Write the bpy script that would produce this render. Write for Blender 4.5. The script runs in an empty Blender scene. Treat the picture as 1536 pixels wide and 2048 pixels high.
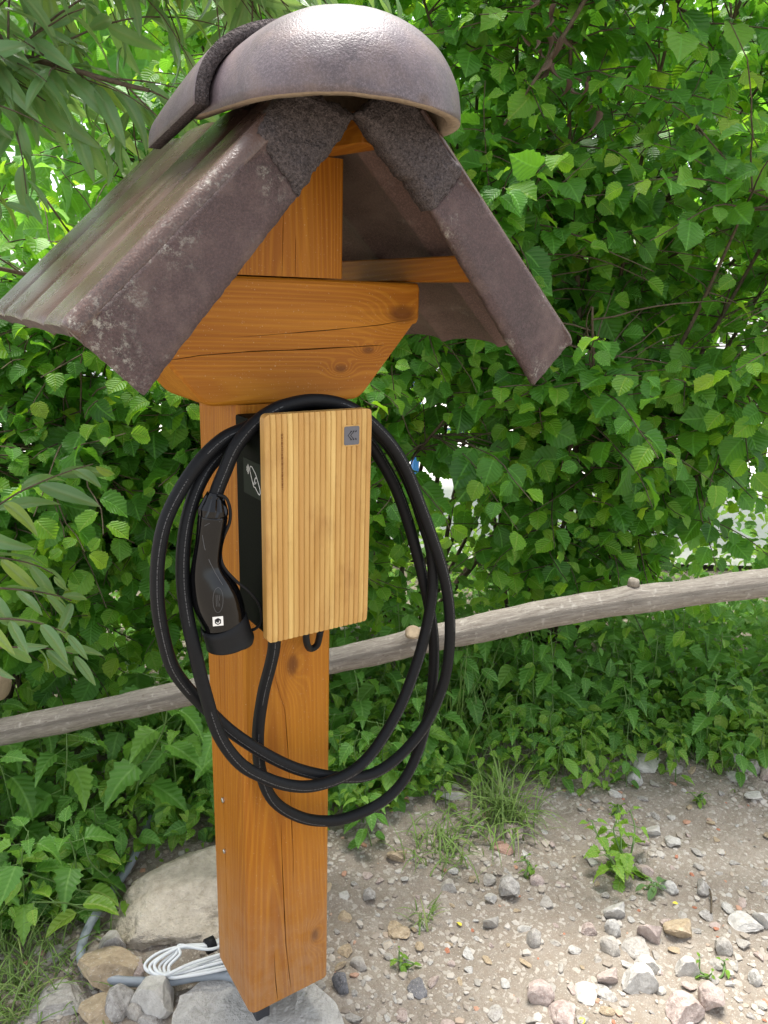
import bpy, bmesh, math, random
import numpy as np
from mathutils import Vector, Matrix, noise
from mathutils.bvhtree import BVHTree
random.seed(11); rng = np.random.default_rng(11)
S = bpy.context.scene
COL = S.collection

# ------------------------------------------------------------------ camera
CAM = np.array([-0.42665, -1.02962, 1.25584]); EUL = [math.radians(a) for a in (74.5247, -1.5496, -33.1644)]
FPX = 1539.56
cd = bpy.data.cameras.new('camera'); cam = bpy.data.objects.new('camera', cd); COL.objects.link(cam)
cam.location = CAM; cam.rotation_euler = EUL
cd.sensor_fit = 'VERTICAL'; cd.sensor_height = 36; cd.lens = FPX / 2048 * 36
cd.clip_start = .02; cd.clip_end = 500
S.camera = cam
# ------------------------------------------------------------------ light
SUN_EL, SUN_AZ = math.radians(77), math.radians(25)      # compass style: 0 = +y, clockwise
w = bpy.data.worlds.new('World'); S.world = w; w.use_nodes = True
nt = w.node_tree; nt.nodes.clear()
sky = nt.nodes.new('ShaderNodeTexSky'); sky.sky_type = 'NISHITA'; sky.sun_disc = False
sky.sun_elevation = SUN_EL; sky.sun_rotation = SUN_AZ; sky.dust_density = 1.0; sky.air_density = 1.0; sky.ozone_density = 1
hs = nt.nodes.new('ShaderNodeHueSaturation'); hs.inputs['Saturation'].default_value = .28
bg = nt.nodes.new('ShaderNodeBackground'); bg.inputs['Strength'].default_value = .125
wo = nt.nodes.new('ShaderNodeOutputWorld')
nt.links.new(sky.outputs[0], hs.inputs['Color']); nt.links.new(hs.outputs[0], bg.inputs[0]); nt.links.new(bg.outputs[0], wo.inputs[0])
sl = bpy.data.lights.new('sun', 'SUN'); sl.energy = 3.6; sl.angle = math.radians(28); sl.color = (1, .96, .9)
so = bpy.data.objects.new('sun', sl); COL.objects.link(so); so.location = (0, 0, 5)
sd = Vector((math.sin(SUN_AZ) * math.cos(SUN_EL), math.cos(SUN_AZ) * math.cos(SUN_EL), math.sin(SUN_EL)))
so.rotation_euler = sd.to_track_quat('Z', 'Y').to_euler()
S.view_settings.view_transform = 'Standard'; S.view_settings.look = 'None'
S.view_settings.exposure = 1.75; S.view_settings.gamma = 1; S.view_settings.use_curve_mapping = False
S.cycles.max_bounces = 6; S.cycles.diffuse_bounces = 2; S.cycles.glossy_bounces = 2; S.cycles.transmission_bounces = 4
S.cycles.sample_clamp_indirect = 8
try:
    S.cycles.use_denoising = True; S.cycles.denoiser = 'OPENIMAGEDENOISE'; S.cycles.denoising_input_passes = 'RGB_ALBEDO_NORMAL'
except Exception: pass

# ------------------------------------------------------------------ measuring helpers
ROT = np.array(cam.rotation_euler.to_matrix())
Rv = np.array([math.cos(EUL[2]), math.sin(EUL[2]), 0]); Dv = np.array([-math.sin(EUL[2]), math.cos(EUL[2]), 0])
def ray(px, py):
    return ROT @ np.array([(px - 768) / FPX, -(py - 1024) / FPX, -1.0])
def at(px, py, ax, v):
    d = ray(px, py); i = 'xyz'.index(ax); return CAM + d * ((v - CAM[i]) / d[i])
def P(r, d, z):                                            # metres right of / ahead of the photographer
    q = CAM + r * Rv + d * Dv; return np.array([q[0], q[1], z])
def proj(pts):
    c = (np.asarray(pts) - CAM) @ ROT
    return 768 + FPX * c[..., 0] / -c[..., 2], 1024 - FPX * c[..., 1] / -c[..., 2], -c[..., 2]

# ------------------------------------------------------------------ node helpers
class NT:
    def __init__(s, name):
        s.m = bpy.data.materials.new(name); s.m.use_nodes = True; s.t = s.m.node_tree; s.t.nodes.clear()
        s.out = s.t.nodes.new('ShaderNodeOutputMaterial')
    def n(s, typ, ins=None, **kw):
        x = s.t.nodes.new('ShaderNode' + typ)
        for k, v in kw.items(): setattr(x, k, v)
        for k, v in (ins or {}).items():
            i = x.inputs[k]
            if hasattr(v, 'node'): s.t.links.new(v, i)
            else: i.default_value = v
        return x.outputs
    def math(s, op, a, b=0.0, c=0.0, clamp=False): return s.n('Math', {0: a, 1: b, 2: c}, operation=op, use_clamp=clamp)[0]
    def mix(s, f, a, b, blend='MIX'):
        x = s.t.nodes.new('ShaderNodeMix'); x.data_type = 'RGBA'; x.blend_type = blend
        for i, v in ((0, f), (6, a), (7, b)):
            if hasattr(v, 'node'): s.t.links.new(v, x.inputs[i])
            else: x.inputs[i].default_value = (*v, 1) if isinstance(v, tuple) and len(v) == 3 else v
        return x.outputs[2]
    def ramp(s, f, stops, interp='LINEAR'):
        x = s.t.nodes.new('ShaderNodeValToRGB'); cr = x.color_ramp; cr.interpolation = interp
        while len(cr.elements) < len(stops): cr.elements.new(.5)
        for e, (p, c) in zip(cr.elements, stops):
            e.position = p; e.color = (*c, 1) if not isinstance(c, float) else (c, c, c, 1)
        s.t.links.new(f, x.inputs[0]); return x.outputs[0]
    def noise(s, vec, scale, detail=3, rough=.55, dist=0.0):
        return s.n('TexNoise', {'Vector': vec, 'Scale': scale, 'Detail': detail, 'Roughness': rough, 'Distortion': dist})[0]
    def obj(s): return s.n('TexCoord')['Object']
    def map(s, vec, scale=(1, 1, 1), loc=(0, 0, 0)): return s.n('Mapping', {'Vector': vec, 'Scale': scale, 'Location': loc})[0]
    def bump(s, h, dist=.002, strength=1.0): return s.n('Bump', {'Height': h, 'Distance': dist, 'Strength': strength})[0]
    def pbsdf(s, col, rough=.5, nrm=None, spec=.5, **kw):
        d = {'Base Color': (*col, 1) if isinstance(col, tuple) else col, 'Roughness': rough, 'Specular IOR Level': spec}
        if nrm is not None: d['Normal'] = nrm
        d.update(kw); return s.n('BsdfPrincipled', d)[0]
    def done(s, sh, disp=None):
        s.t.links.new(sh, s.out[0] if hasattr(s.out, '__getitem__') else s.out.inputs[0]); return s.m
def _fix(self, sh): self.t.links.new(sh, self.out.inputs[0]); return self.m
NT.done = _fix

def wood(name, axis, knots=(), dust=False, tint=1.0, off=(0, 0)):
    m = NT(name); o = m.obj()
    st = [1, 1, 1]; st['xyz'.index(axis)] = .07
    g = m.map(o, tuple(st))
    warp = m.noise(g, 9, 2); warp2 = m.noise(m.map(o, tuple(v * 1 for v in st), (3, 1, 7)), 26, 3)
    sep = m.n('SeparateXYZ', {0: o})
    idx = [i for i in range(3) if i != 'xyz'.index(axis)]; L = 'xyz'.index(axis)
    a = m.math('ADD', sep[idx[0]], off[0]); b = m.math('ADD', sep[idx[1]], off[1])
    ax_d = m.math('MULTIPLY', sep[L], .035)
    rad = m.math('SQRT', m.math('ADD', m.math('MULTIPLY', a, a), m.math('MULTIPLY', b, b)))
    rad = m.math('ADD', rad, m.math('MULTIPLY', warp, .085)); rad = m.math('ADD', rad, m.math('MULTIPLY', warp2, .010)); rad = m.math('ADD', rad, ax_d)
    kmask = None
    for (kx, ky, kz, kr) in knots:
        dv = m.n('VectorMath', {0: o, 1: (kx, ky, kz)}, operation='SUBTRACT')[0]
        dv = m.n('VectorMath', {0: dv, 1: tuple(.55 if i == L else 1.0 for i in range(3))}, operation='MULTIPLY')[0]
        dl = m.n('VectorMath', {0: dv}, operation='LENGTH')[1]
        k = m.math('POWER', 2.718, m.math('MULTIPLY', m.math('MULTIPLY', dl, dl), -1 / (kr * kr * 3.2)))
        rad = m.math('ADD', rad, m.math('MULTIPLY', k, .035))
        km = m.ramp(dl, [(kr * .55, 1.0), (kr * 1.1, 0.0)])
        kmask = km if kmask is None else m.math('MAXIMUM', kmask, km)
    rings = m.math('SINE', m.math('MULTIPLY', rad, 2 * math.pi / .0072))
    late = m.ramp(m.math('MULTIPLY_ADD', rings, .5, .5), [(.0, 0.0), (.55, .12), (.9, 1.0)])
    fib = m.noise(m.map(o, tuple(220 if i != L else 5 for i in range(3))), 1, 3)
    big = m.noise(g, 14, 3)
    t = tint
    base = m.ramp(big, [(.25, (.25 * t, .076 * t, .0040)), (.5, (.345 * t, .120 * t, .0070)), (.75, (.43 * t, .170 * t, .013))])
    col = m.mix(m.math('MULTIPLY', late, .42), base, (.48 * t, .20 * t, .014))
    col = m.mix(m.math('MULTIPLY', m.ramp(fib, [(.35, 0.0), (.75, 1.0)]), .35), col, (.15 * t, .038 * t, .003))
    if kmask is not None: col = m.mix(m.math('MULTIPLY', kmask, .75), col, (.08, .02, .003))
    speck = m.ramp(m.noise(o, 420, 1), [(.735, 0.0), (.76, 1.0)])
    col = m.mix(m.math('MULTIPLY', speck, .5), col, (.6, .45, .28))
    if dust:
        z = m.n('MapRange', {0: sep[2], 1: .34, 2: .0, 3: 0.0, 4: 1.0})[0]
        dn = m.math('MULTIPLY', z, m.ramp(m.noise(o, 28, 5, .7), [(.3, .15), (.75, 1.0)]))
        col = m.mix(m.math('MULTIPLY', dn, .5), col, (.42, .30, .20))
    h = m.math('ADD', m.math('MULTIPLY', late, .4), m.math('MULTIPLY', fib, .5))
    sh = m.pbsdf(col, m.math('MULTIPLY_ADD', fib, .2, .44), m.bump(h, .0009, .6), .24)
    return m.done(sh)

def concrete_tile(name, base=(.062, .042, .043), rough=.34, bumpd=.0012, bumps=260, streak=(1, 1, 1), white=.5, spots=()):
    m = NT(name); o = m.obj()
    n1 = m.noise(o, 9, 5, .65); n2 = m.noise(o, bumps, 3, .6); n3 = m.noise(m.map(o, streak), 22, 4, .6)
    b2 = tuple(c * 1.7 for c in base)
    col = m.mix(m.ramp(n1, [(.3, 0.0), (.7, 1.0)]), tuple(c * .8 for c in base), b2)
    col = m.mix(m.math('MULTIPLY', m.ramp(n3, [(.48, 0.0), (.75, 1.0)]), .55), col, (.19, .135, .115))
    wn = m.noise(m.map(o, streak), 14, 8, .72); w2 = m.noise(o, 120, 4, .7)
    wm = m.math('MULTIPLY', m.ramp(wn, [(.60, 0.0), (.68, 1.0)]), m.ramp(w2, [(.42, 0.0), (.62, 1.0)]))
    col = m.mix(m.math('MULTIPLY', wm, white), col, (.42, .41, .36))
    for (sp, sr) in spots:
        dv = m.n('VectorMath', {0: o, 1: tuple(sp)}, operation='SUBTRACT')[0]; dl = m.n('VectorMath', {0: dv}, operation='LENGTH')[1]
        f_ = m.math('MULTIPLY', m.ramp(dl, [(sr * .2, 1.0), (sr, 0.0)]), m.ramp(m.noise(o, 75, 8, .85), [(.52, 0.0), (.62, 1.0)]))
        col = m.mix(m.math('MULTIPLY', f_, .75), col, (.40, .39, .33))
    gr = m.noise(o, 330, 3, .9)
    col = m.mix(m.ramp(gr, [(.44, 0.0), (.70, .75)]), col, tuple(c * 2.9 for c in base))
    pits = m.ramp(n2, [(.25, 0.0), (.6, 1.0)])
    rg = m.math('MULTIPLY_ADD', n1, .25, rough - .1)
    return m.done(m.pbsdf(col, rg, m.bump(m.math('ADD', pits, m.math('MULTIPLY', n1, .3)), bumpd, .7), .48))

def rough_mortar(name, base=(.060, .050, .050)):
    m = NT(name); o = m.obj()
    n = m.noise(o, 330, 5, .8); v = m.n('TexVoronoi', {'Vector': o, 'Scale': 420.0})[0]
    col = m.mix(m.ramp(n, [(.35, 0.0), (.7, 1.0)]), tuple(c * .4 for c in base), tuple(c * 3.2 for c in base))
    return m.done(m.pbsdf(col, .9, m.bump(m.math('ADD', n, m.math('MULTIPLY', v, .7)), .004, 1), .25))

def simple(name, col, rough=.5, spec=.5, var=.15, scale=40, bumpd=0.0, metallic=0.0):
    m = NT(name); o = m.obj(); n = m.noise(o, scale, 4, .6)
    c = m.mix(n, tuple(max(0, x * (1 - var)) for x in col), tuple(x * (1 + var) for x in col))
    return m.done(m.pbsdf(c, rough, m.bump(n, bumpd, .6) if bumpd else None, spec, Metallic=metallic))

def leafmat(name, dark, mid, light, transl, tcol, rough=.42, veins=9.0, vein_col=None):
    m = NT(name)
    r = m.math('FRACT', m.math('ADD', m.n('ObjectInfo')['Random'], m.n('NewGeometry')['Random Per Island']))
    uv = m.n('SeparateXYZ', {0: m.n('TexCoord')['UV']}); u = m.math('ABSOLUTE', m.math('SUBTRACT', uv[0], .5)); v = uv[1]
    nz = m.noise(m.n('TexCoord')['Object'], 14, 3)
    col = m.ramp(r, [(.0, dark), (.45, mid), (.86, mid), (.97, light)])
    col = m.mix(m.math('MULTIPLY', nz, .35), col, dark)
    mid_v = m.ramp(u, [(.008, 1.0), (.045, 0.0)])
    sv = m.math('SINE', m.math('MULTIPLY', m.math('SUBTRACT', v, m.math('MULTIPLY', u, .85)), veins * 2 * math.pi))
    svm = m.ramp(m.math('MULTIPLY_ADD', sv, .5, .5), [(.80, 0.0), (.99, 1.0)])
    vc = vein_col or tuple(min(.5, c * 1.9 + .03) for c in mid)
    col = m.mix(m.math('MULTIPLY', svm, .13), col, vc); col = m.mix(m.math('MULTIPLY', mid_v, .6), col, vc)
    h = m.math('SUBTRACT', m.math('MULTIPLY', sv, -.5), m.math('MULTIPLY', mid_v, 1.2))
    nr = m.bump(h, .0012, .75)
    d = m.pbsdf(col, rough, nr, .42)
    tc = m.mix(.65, col, tcol)
    t = m.n('BsdfTranslucent', {'Color': tc, 'Normal': nr})[0]
    return m.done(m.n('MixShader', {0: transl, 1: d, 2: t})[0])

def barkmat(name, a, b, spots=None, sc=30, stretch=(1, 1, 1)):
    m = NT(name); o = m.obj(); q = m.map(o, stretch)
    n = m.noise(q, sc, 6, .7); n2 = m.noise(o, 170, 4, .7)
    c = m.mix(m.ramp(n, [(.3, 0.0), (.7, 1.0)]), a, b)
    if spots:
        s1 = m.ramp(m.noise(m.map(o, (1, 1, 1), (4, 2, 9)), 55, 2, .5), [(.60, 0.0), (.70, 1.0)]); c = m.mix(m.math('MULTIPLY', s1, .5), c, spots)
        s2 = m.ramp(m.noise(m.map(o, (1, 1, 1), (1, 7, 3)), 8, 3, .6), [(.55, 0.0), (.7, 1.0)]); c = m.mix(m.math('MULTIPLY', s2, .35), c, (.26, .25, .17))
    return m.done(m.pbsdf(c, .85, m.bump(m.math('ADD', n, n2), .003, .9), .2))

def rockmat(name, a, b, warm, k=1.0):
    m = NT(name); r = m.n('ObjectInfo')['Random']
    o = m.n('VectorMath', {0: m.obj(), 1: m.n('CombineXYZ', {0: m.math('MULTIPLY', r, 40.0)})[0]}, operation='ADD')[0]
    n = m.noise(o, 2.6 * k, 6, .72); n2 = m.noise(o, 9 * k, 4, .7); n0 = m.noise(o, 1.1 * k, 3)
    c = m.mix(m.ramp(n, [(.34, 0.0), (.64, 1.0)]), tuple(x * .72 for x in a), tuple(x * 1.08 for x in b))
    c = m.mix(m.math('MULTIPLY', r, .7), c, m.mix(n0, warm, b))
    c = m.mix(m.math('MULTIPLY', m.ramp(n2, [(.58, 0.0), (.66, 1.0)]), .5), c, (.62, .59, .53))
    return m.done(m.pbsdf(c, .88, m.bump(m.math('ADD', n, m.math('MULTIPLY', n2, .5)), .0035 if k == 1 else .014, 1), .2))

def black(name, col=(.012, .012, .013), rough=.35, bumpd=0.0, spec=.5, sc=300):
    m = NT(name); o = m.obj(); n = m.noise(o, sc, 3)
    return m.done(m.pbsdf(m.mix(n, tuple(x * .8 for x in col), tuple(x * 1.25 for x in col)), m.math('MULTIPLY_ADD', n, .12, rough - .06), m.bump(n, bumpd, .5) if bumpd else None, spec))

M = {}
M['post'] = None
PBASE = np.array([.08, .08, 0])
def sp(px, py, y, r): return (at(px, py, 'y', y) - PBASE, r)
M['conc_top'] = concrete_tile('glazed_tile_top', (.046, .027, .021), .25, .0004, 330, (.25, 1, .25), .4, [sp(150, 640, -.15, .05), sp(430, 395, -.13, .05), sp(330, 470, -.13, .03)])
M['skirt'] = concrete_tile('tile_skirt', (.047, .029, .028), .66, .0016, 480, (1, 1, 1), .7, [sp(175, 650, -.15, .055), sp(205, 690, -.15, .045), sp(545, 355, -.15, .035), sp(330, 480, -.15, .05), sp(240, 590, -.15, .04), sp(1080, 745, -.17, .03), sp(1140, 690, -.17, .035), sp(900, 480, -.17, .03), sp(250, 745, -.15, .04)])
M['ridge'] = concrete_tile('glazed_ridge_tile', (.064, .050, .055), .42, .0004, 380, (1, 1, 1), .05)
M['mortar'] = rough_mortar('rough_broken_concrete')
M['rim'] = simple('rough_tile_rim', (.27, .21, .15), .9, .25, .45, 160, .004)
M['tile_under'] = concrete_tile('dusty_tile_underside', (.070, .044, .038), .85, .0010, 130, (1, .3, 1), .3)

# ------------------------------------------------------------------ mesh helpers
def link(name, me, mat=None, parent=None, smooth=False):
    o = bpy.data.objects.new(name, me)
    if mat: me.materials.append(mat)
    COL.objects.link(o)
    if parent: o.parent = parent
    if smooth: me.polygons.foreach_set('use_smooth', [True] * len(me.polygons))
    return o
def mesh(name, V, F, mat=None, parent=None, smooth=False, base=None, uv=None):
    V = np.asarray(V, float)
    if base is not None: V = V - np.asarray(base)
    me = bpy.data.meshes.new(name); me.from_pydata([tuple(v) for v in V], [], [tuple(f) for f in F]); me.update()
    if uv is not None:
        l = me.uv_layers.new(name='uv'); idx = np.zeros(len(me.loops), np.int32); me.loops.foreach_get('vertex_index', idx)
        l.data.foreach_set('uv', np.asarray(uv, np.float32)[idx].ravel())
    return link(name, me, mat, parent, smooth)
def from_bm(name, bm, mat=None, parent=None, smooth=False):
    me = bpy.data.meshes.new(name); bm.normal_update(); bm.to_mesh(me); bm.free(); return link(name, me, mat, parent, smooth)
def thing(name, label, cat, loc=(0, 0, 0), group=None):
    o = bpy.data.objects.new(name, None); COL.objects.link(o); o.location = loc; o.empty_display_size = .05
    return tag(o, label, cat, group)
def tag(o, label=None, cat=None, group=None, kind=None):
    for k, v in (('label', label), ('category', cat), ('group', group), ('kind', kind)):
        if v: o[k] = v
    return o
def box_bm(lo, hi, bev=.0, seg=2, bm=None):
    bm = bm or bmesh.new(); lo, hi = Vector(lo), Vector(hi)
    r = bmesh.ops.create_cube(bm, size=1)
    for v in r['verts']: v.co = Vector((lo[i] + (v.co[i] + .5) * (hi[i] - lo[i]) for i in range(3)))
    if bev: bmesh.ops.bevel(bm, geom=list({e for v in r['verts'] for e in v.link_edges}), offset=bev, segments=seg, affect='EDGES', profile=.6)
    return bm
def spline(pts, per=10):
    pts = [np.asarray(p, float) for p in pts]; out = []
    Q = [2 * pts[0] - pts[1]] + pts + [2 * pts[-1] - pts[-2]]
    for i in range(1, len(Q) - 2):
        p0, p1, p2, p3 = Q[i - 1:i + 3]
        for k in range(per):
            t = k / per
            out.append(.5 * (2 * p1 + (p2 - p0) * t + (2 * p0 - 5 * p1 + 4 * p2 - p3) * t * t + (3 * p1 - p0 - 3 * p2 + p3) * t ** 3))
    out.append(pts[-1]); return np.array(out)
def tube_geo(path, rad, sides=12, caps=True, up0=None):
    path = np.asarray(path, float); n = len(path); rad = np.broadcast_to(rad, (n,))
    T = np.gradient(path, axis=0); T /= np.linalg.norm(T, axis=1)[:, None] + 1e-12
    u = np.array(up0 if up0 is not None else (0, -1, .3), float)
    if abs(u @ T[0]) > .95 * np.linalg.norm(u): u = np.array((1, 0, 0.))
    V, UVs, F = [], [], []; dist = 0
    for i in range(n):
        u = u - (u @ T[i]) * T[i]; u /= np.linalg.norm(u) + 1e-12; b = np.cross(T[i], u)
        if i: dist += np.linalg.norm(path[i] - path[i - 1])
        for k in range(sides):
            a = 2 * math.pi * k / sides
            V.append(path[i] + rad[i] * (math.cos(a) * u + math.sin(a) * b)); UVs.append((k / sides, dist))
    for i in range(n - 1):
        for k in range(sides):
            k2 = (k + 1) % sides
            F.append((i * sides + k, i * sides + k2, (i + 1) * sides + k2, (i + 1) * sides + k))
    if caps:
        F.append(tuple(range(sides - 1, -1, -1))); F.append(tuple((n - 1) * sides + k for k in range(sides)))
    return V, F, UVs
class Bag:
    def __init__(s): s.V, s.F, s.U, s.n = [], [], [], 0
    def add(s, V, F, U=None):
        s.V += [tuple(v) for v in V]; s.F += [tuple(i + s.n for i in f) for f in F]; s.U += list(U) if U is not None else [(0, 0)] * len(V); s.n += len(V)
    def tube(s, path, rad, sides=6, caps=True): s.add(*tube_geo(path, rad, sides, caps))
    def out(s, name, mat, parent=None, base=None, smooth=True): return mesh(name, s.V, s.F, mat, parent, smooth, base, s.U)
def local(o, b): o.location = (0, 0, 0); return o

# prism with rounded edges whose sides may carry drying cracks (real grooves)
def prism(axis, T, sect, cracks=None, ch=.008):
    """axis: 'z' -> section (x,y); 'x' -> section (y,z). T: positions. sect(t)->(a0,a1,b0,b1). cracks: {side:[(tpts,cpts,width,depth)]}"""
    cracks = cracks or {}; rows = []
    arc = [(math.sin(q), 1 - math.cos(q)) for q in (0, math.pi / 6, math.pi / 3, math.pi / 2)]
    def side_pts(side, t, s0, s1):
        res = []
        for (tp, cp, wd, dp) in cracks.get(side, []):
            c = float(np.interp(t, tp, cp)); f = (t - tp[0]) / (tp[-1] - tp[0])
            k = max(0.0, math.sin(math.pi * min(1, max(0, f)))) ** .5 if 0 < f < 1 else 0
            k *= .55 + .45 * noise.noise((t * 23, c * 9, 1.7)); w_ = max(wd * k, 2e-5)
            res.append((c - w_, 0)); res.append((c, dp * min(1, k * 1.5))); res.append((c + w_, 0))
        lo, hi = min(s0, s1), max(s0, s1); res.sort(key=lambda q: q[0])
        res = [(min(max(c, lo + 1e-4), hi - 1e-4), d) for c, d in res]
        if s0 > s1: res.reverse()
        return res
    for t in T:
        a0, a1, b0, b1 = sect(t); row = []
        for c, d in side_pts('b0', t, a0 + ch, a1 - ch): row.append((c, b0 + d))
        for s_, c_ in arc: row.append((a1 - ch + ch * s_, b0 + ch * c_))
        for c, d in side_pts('a1', t, b0 + ch, b1 - ch): row.append((a1 - d, c))
        for s_, c_ in arc: row.append((a1 - ch * c_, b1 - ch + ch * s_))
        for c, d in side_pts('b1', t, a1 - ch, a0 + ch): row.append((c, b1 - d))
        for s_, c_ in arc: row.append((a0 + ch - ch * s_, b1 - ch * c_))
        for c, d in side_pts('a0', t, b1 - ch, b0 + ch): row.append((a0 + d, c))
        for s_, c_ in arc: row.append((a0 + ch * c_, b0 + ch - ch * s_))
        rows.append([(a, b, t) if axis == 'z' else (t, a, b) for a, b in row])
    n = len(rows[0]); V = [p for r in rows for p in r]; F = []
    for i in range(len(rows) - 1):
        for k in range(n):
            k2 = (k + 1) % n; F.append((i * n + k, i * n + k2, (i + 1) * n + k2, (i + 1) * n + k))
    F.append(tuple(range(n - 1, -1, -1))); F.append(tuple((len(rows) - 1) * n + k for k in range(n)))
    return V, F
def px_crack(pts, plane, v, along, cross, wd, dp):
    q = sorted([at(x, y, plane, v) for x, y in pts], key=lambda p: p['xyz'.index(along)])
    return ([p['xyz'.index(along)] for p in q], [p['xyz'.index(cross)] for p in q], wd, dp)

# ================================================================== ground
GZ = -.10
def ground_z(x, y):
    q = noise.noise((x * 2.1, y * 2.1, 3.1)) * .022 + noise.noise((x * 7, y * 7, 9.3)) * .010 + noise.noise((x * 19, y * 19, 1.3)) * .009 + noise.noise((x * 45, y * 45, 4.3)) * .006
    d = math.hypot(x - .4, y - .2)
    return GZ + q * max(0.0, min(1.0, (7 - d) / 4)) - .004
def axis_pts(lo, hi, step, far):
    a = list(np.arange(lo, hi, step)); s, q = step, []
    x = hi
    while x < far: q.append(x); s *= 1.25; x += s
    s, q2 = step, []; x = lo - step
    while x > -far: q2.append(x); s *= 1.25; x -= s
    return np.array(q2[::-1] + a + q + [far])
gx = axis_pts(-.7, 2.2, .011, 260); gy = axis_pts(-.8, 1.0, .011, 260)
GV = [(x, y, ground_z(x, y)) for y in gy for x in gx]; nx = len(gx)
GF = [(j * nx + i, j * nx + i + 1, (j + 1) * nx + i + 1, (j + 1) * nx + i) for j in range(len(gy) - 1) for i in range(nx - 1)]
m = NT('dirt_ground'); o = m.obj()
n1 = m.noise(o, 5, 6, .6); n2 = m.noise(o, 60, 6, .72); n3 = m.noise(o, 300, 3, .7); v = m.n('TexVoronoi', {'Vector': m.map(o, (1, 1, 1)), 'Scale': 120.0})
c = m.mix(m.ramp(n1, [(.3, 0.0), (.7, 1.0)]), (.208, .180, .146), (.318, .285, .24))
c = m.mix(m.ramp(n2, [(.35, .0), (.7, .75)]), c, (.21, .165, .125))
c = m.mix(m.ramp(n3, [(.58, 0.0), (.68, .8)]), c, (.50, .46, .40))
c = m.mix(m.math('MULTIPLY', m.ramp(m.n('SeparateColor', {0: v[1]})[0], [(.86, 0.0), (.9, 1.0)]), .55), c, (.46, .43, .38))
h = m.math('ADD', m.math('ADD', m.math('MULTIPLY', n2, 1.0), m.math('MULTIPLY', n3, .5)), m.math('MULTIPLY', v[0], -.8))
M['dirt'] = m.done(m.pbsdf(c, .95, m.bump(h, .005, .8), .12))
tag(mesh('ground', GV, GF, M['dirt'], None, True), 'stony brown dirt ground in front of the hedge', None, None, 'structure')

# pale lot, bank and things seen through the hedge
def sheet(name, pts, z, mat, label):
    o = mesh(name, [(p[0], p[1], z) for p in pts], [tuple(range(len(pts)))], mat); return tag(o, label, None, None, 'structure')
M['lot'] = simple('pale_gravel', (.62, .60, .56), .9, .2, .12, 12, .004)
sheet('gravel_lot', [P(-9, 3.9, 0), P(9, 3.9, 0), P(14, 13, 0), P(-14, 13, 0)], GZ + .03, M['lot'], 'pale gravel lot behind the hedge')

# ================================================================== roofed post
W_ = .16
post_base = (W_ / 2, W_ / 2, 0)
RP = thing('roofed_post', 'orange stained timber post with crossbeam and little brown concrete tile roof', 'post', post_base)
PB = np.array(post_base)
def kn(px, py, r, y=0.0):
    q = at(px, py, 'y', y) - PB; return (q[0], q[1], q[2], r)
post_m = wood('stained_post_timber', 'z', [kn(585, 1330, .012), kn(630, 1870, .009)], dust=True, off=(.03, .12))
beam_m = wood('stained_beam_timber', 'x', [kn(803, 628, .016), kn(680, 737, .006), kn(735, 700, .006)], off=(.10, -1.13))
king_m = wood('stained_block_timber', 'z', [], off=(.0, .10))
batt_m = wood('stained_batten_timber', 'y', [], tint=.8, off=(-.2, -1.2))
# post
T = np.concatenate([[0, .006], np.linspace(.012, 1.104, 90)])
zt = lambda pts: px_crack(pts, 'y', 0, 'z', 'x', .0013, .012)
crk = {'b0': [zt([(548, 1345), (560, 1390), (570, 1420), (576, 1500), (579, 1560), (583, 1640), (587, 1720), (586, 1760)]),
              ([0.0] + [at(x, y, 'y', 0)[2] for x, y in [(572, 1890), (568, 1805), (563, 1690), (562, 1640)]], [at(584, 1992, 'y', 0)[0]] + [at(x, y, 'y', 0)[0] for x, y in [(572, 1890), (568, 1805), (563, 1690), (562, 1640)]], .0015, .012),
              ([-.05, 0, .06, .12], [.058, .054, .049, .047], .0011, .010)],
       'a0': [([-.1, .3, .8, 1.05], [.098, .101, .099, .097], .0013, .012)]}
crk['b0'].sort(key=lambda c: np.mean(c[1]))
def post_sect(t):
    i = max(0, .006 - t) * .9; return (i, W_ - i, i, W_ - i)
V, F = prism('z', T, post_sect, crk, .012)
mesh('post', V, F, post_m, RP, False, PB)
# cross beam
BX0, BX1 = -.153, .313
def beam_sect(t):
    f = 0
    if t < -.045: f = (-.045 - t) * 1.16
    if t > .205: f = (t - .205) * 1.16
    for e in (-.045, .205):
        u = (t - e) * (-1 if e < 0 else 1)
        if -.012 < u < .012: f = max(f, (u + .012) ** 2 / .048 * 1.16)
    return (-.002, W_ + .002, 1.104 + min(f, .115), 1.281)
T = np.concatenate([[BX0, BX0 + .004], np.linspace(BX0 + .010, BX1 - .010, 80), [BX1 - .004, BX1]])
xb = lambda pts, wd: px_crack(pts, 'y', -.002, 'x', 'z', wd, .010)
def beam_sect2(t):
    a0, a1, b0, b1 = beam_sect(t); e = min(t - BX0, BX1 - t); i = max(0, .004 - e) * .8; return (a0 + i, a1 - i, b0 + i, b1 - i)
crb = {'a0': [xb([(330, 722), (400, 711), (500, 703), (590, 700), (700, 694), (770, 690)], .0016), xb([(470, 675), (560, 668), (660, 660), (760, 650), (838, 636)], .0009)]}
crb['a0'].sort(key=lambda c: np.mean(c[1]))
V, F = prism('x', T, beam_sect2, crb, .007)
mesh('beam', V, F, beam_m, RP, False, PB)
# block on the beam
KX0, KX1 = .000, .173
crk2 = {'b0': [px_crack([(565, 560), (566, 530), (567, 480), (568, 420)], 'y', -.001, 'z', 'x', .0008, .008), px_crack([(592, 560), (592, 520), (593, 470)], 'y', -.001, 'z', 'x', .0009, .008)]}
V, F = prism('z', np.linspace(1.2825, 1.446, 30), lambda t: (KX0, KX1, .001, W_), crk2, .004)
mesh('king_post', V, F, king_m, RP, False, PB)
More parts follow.
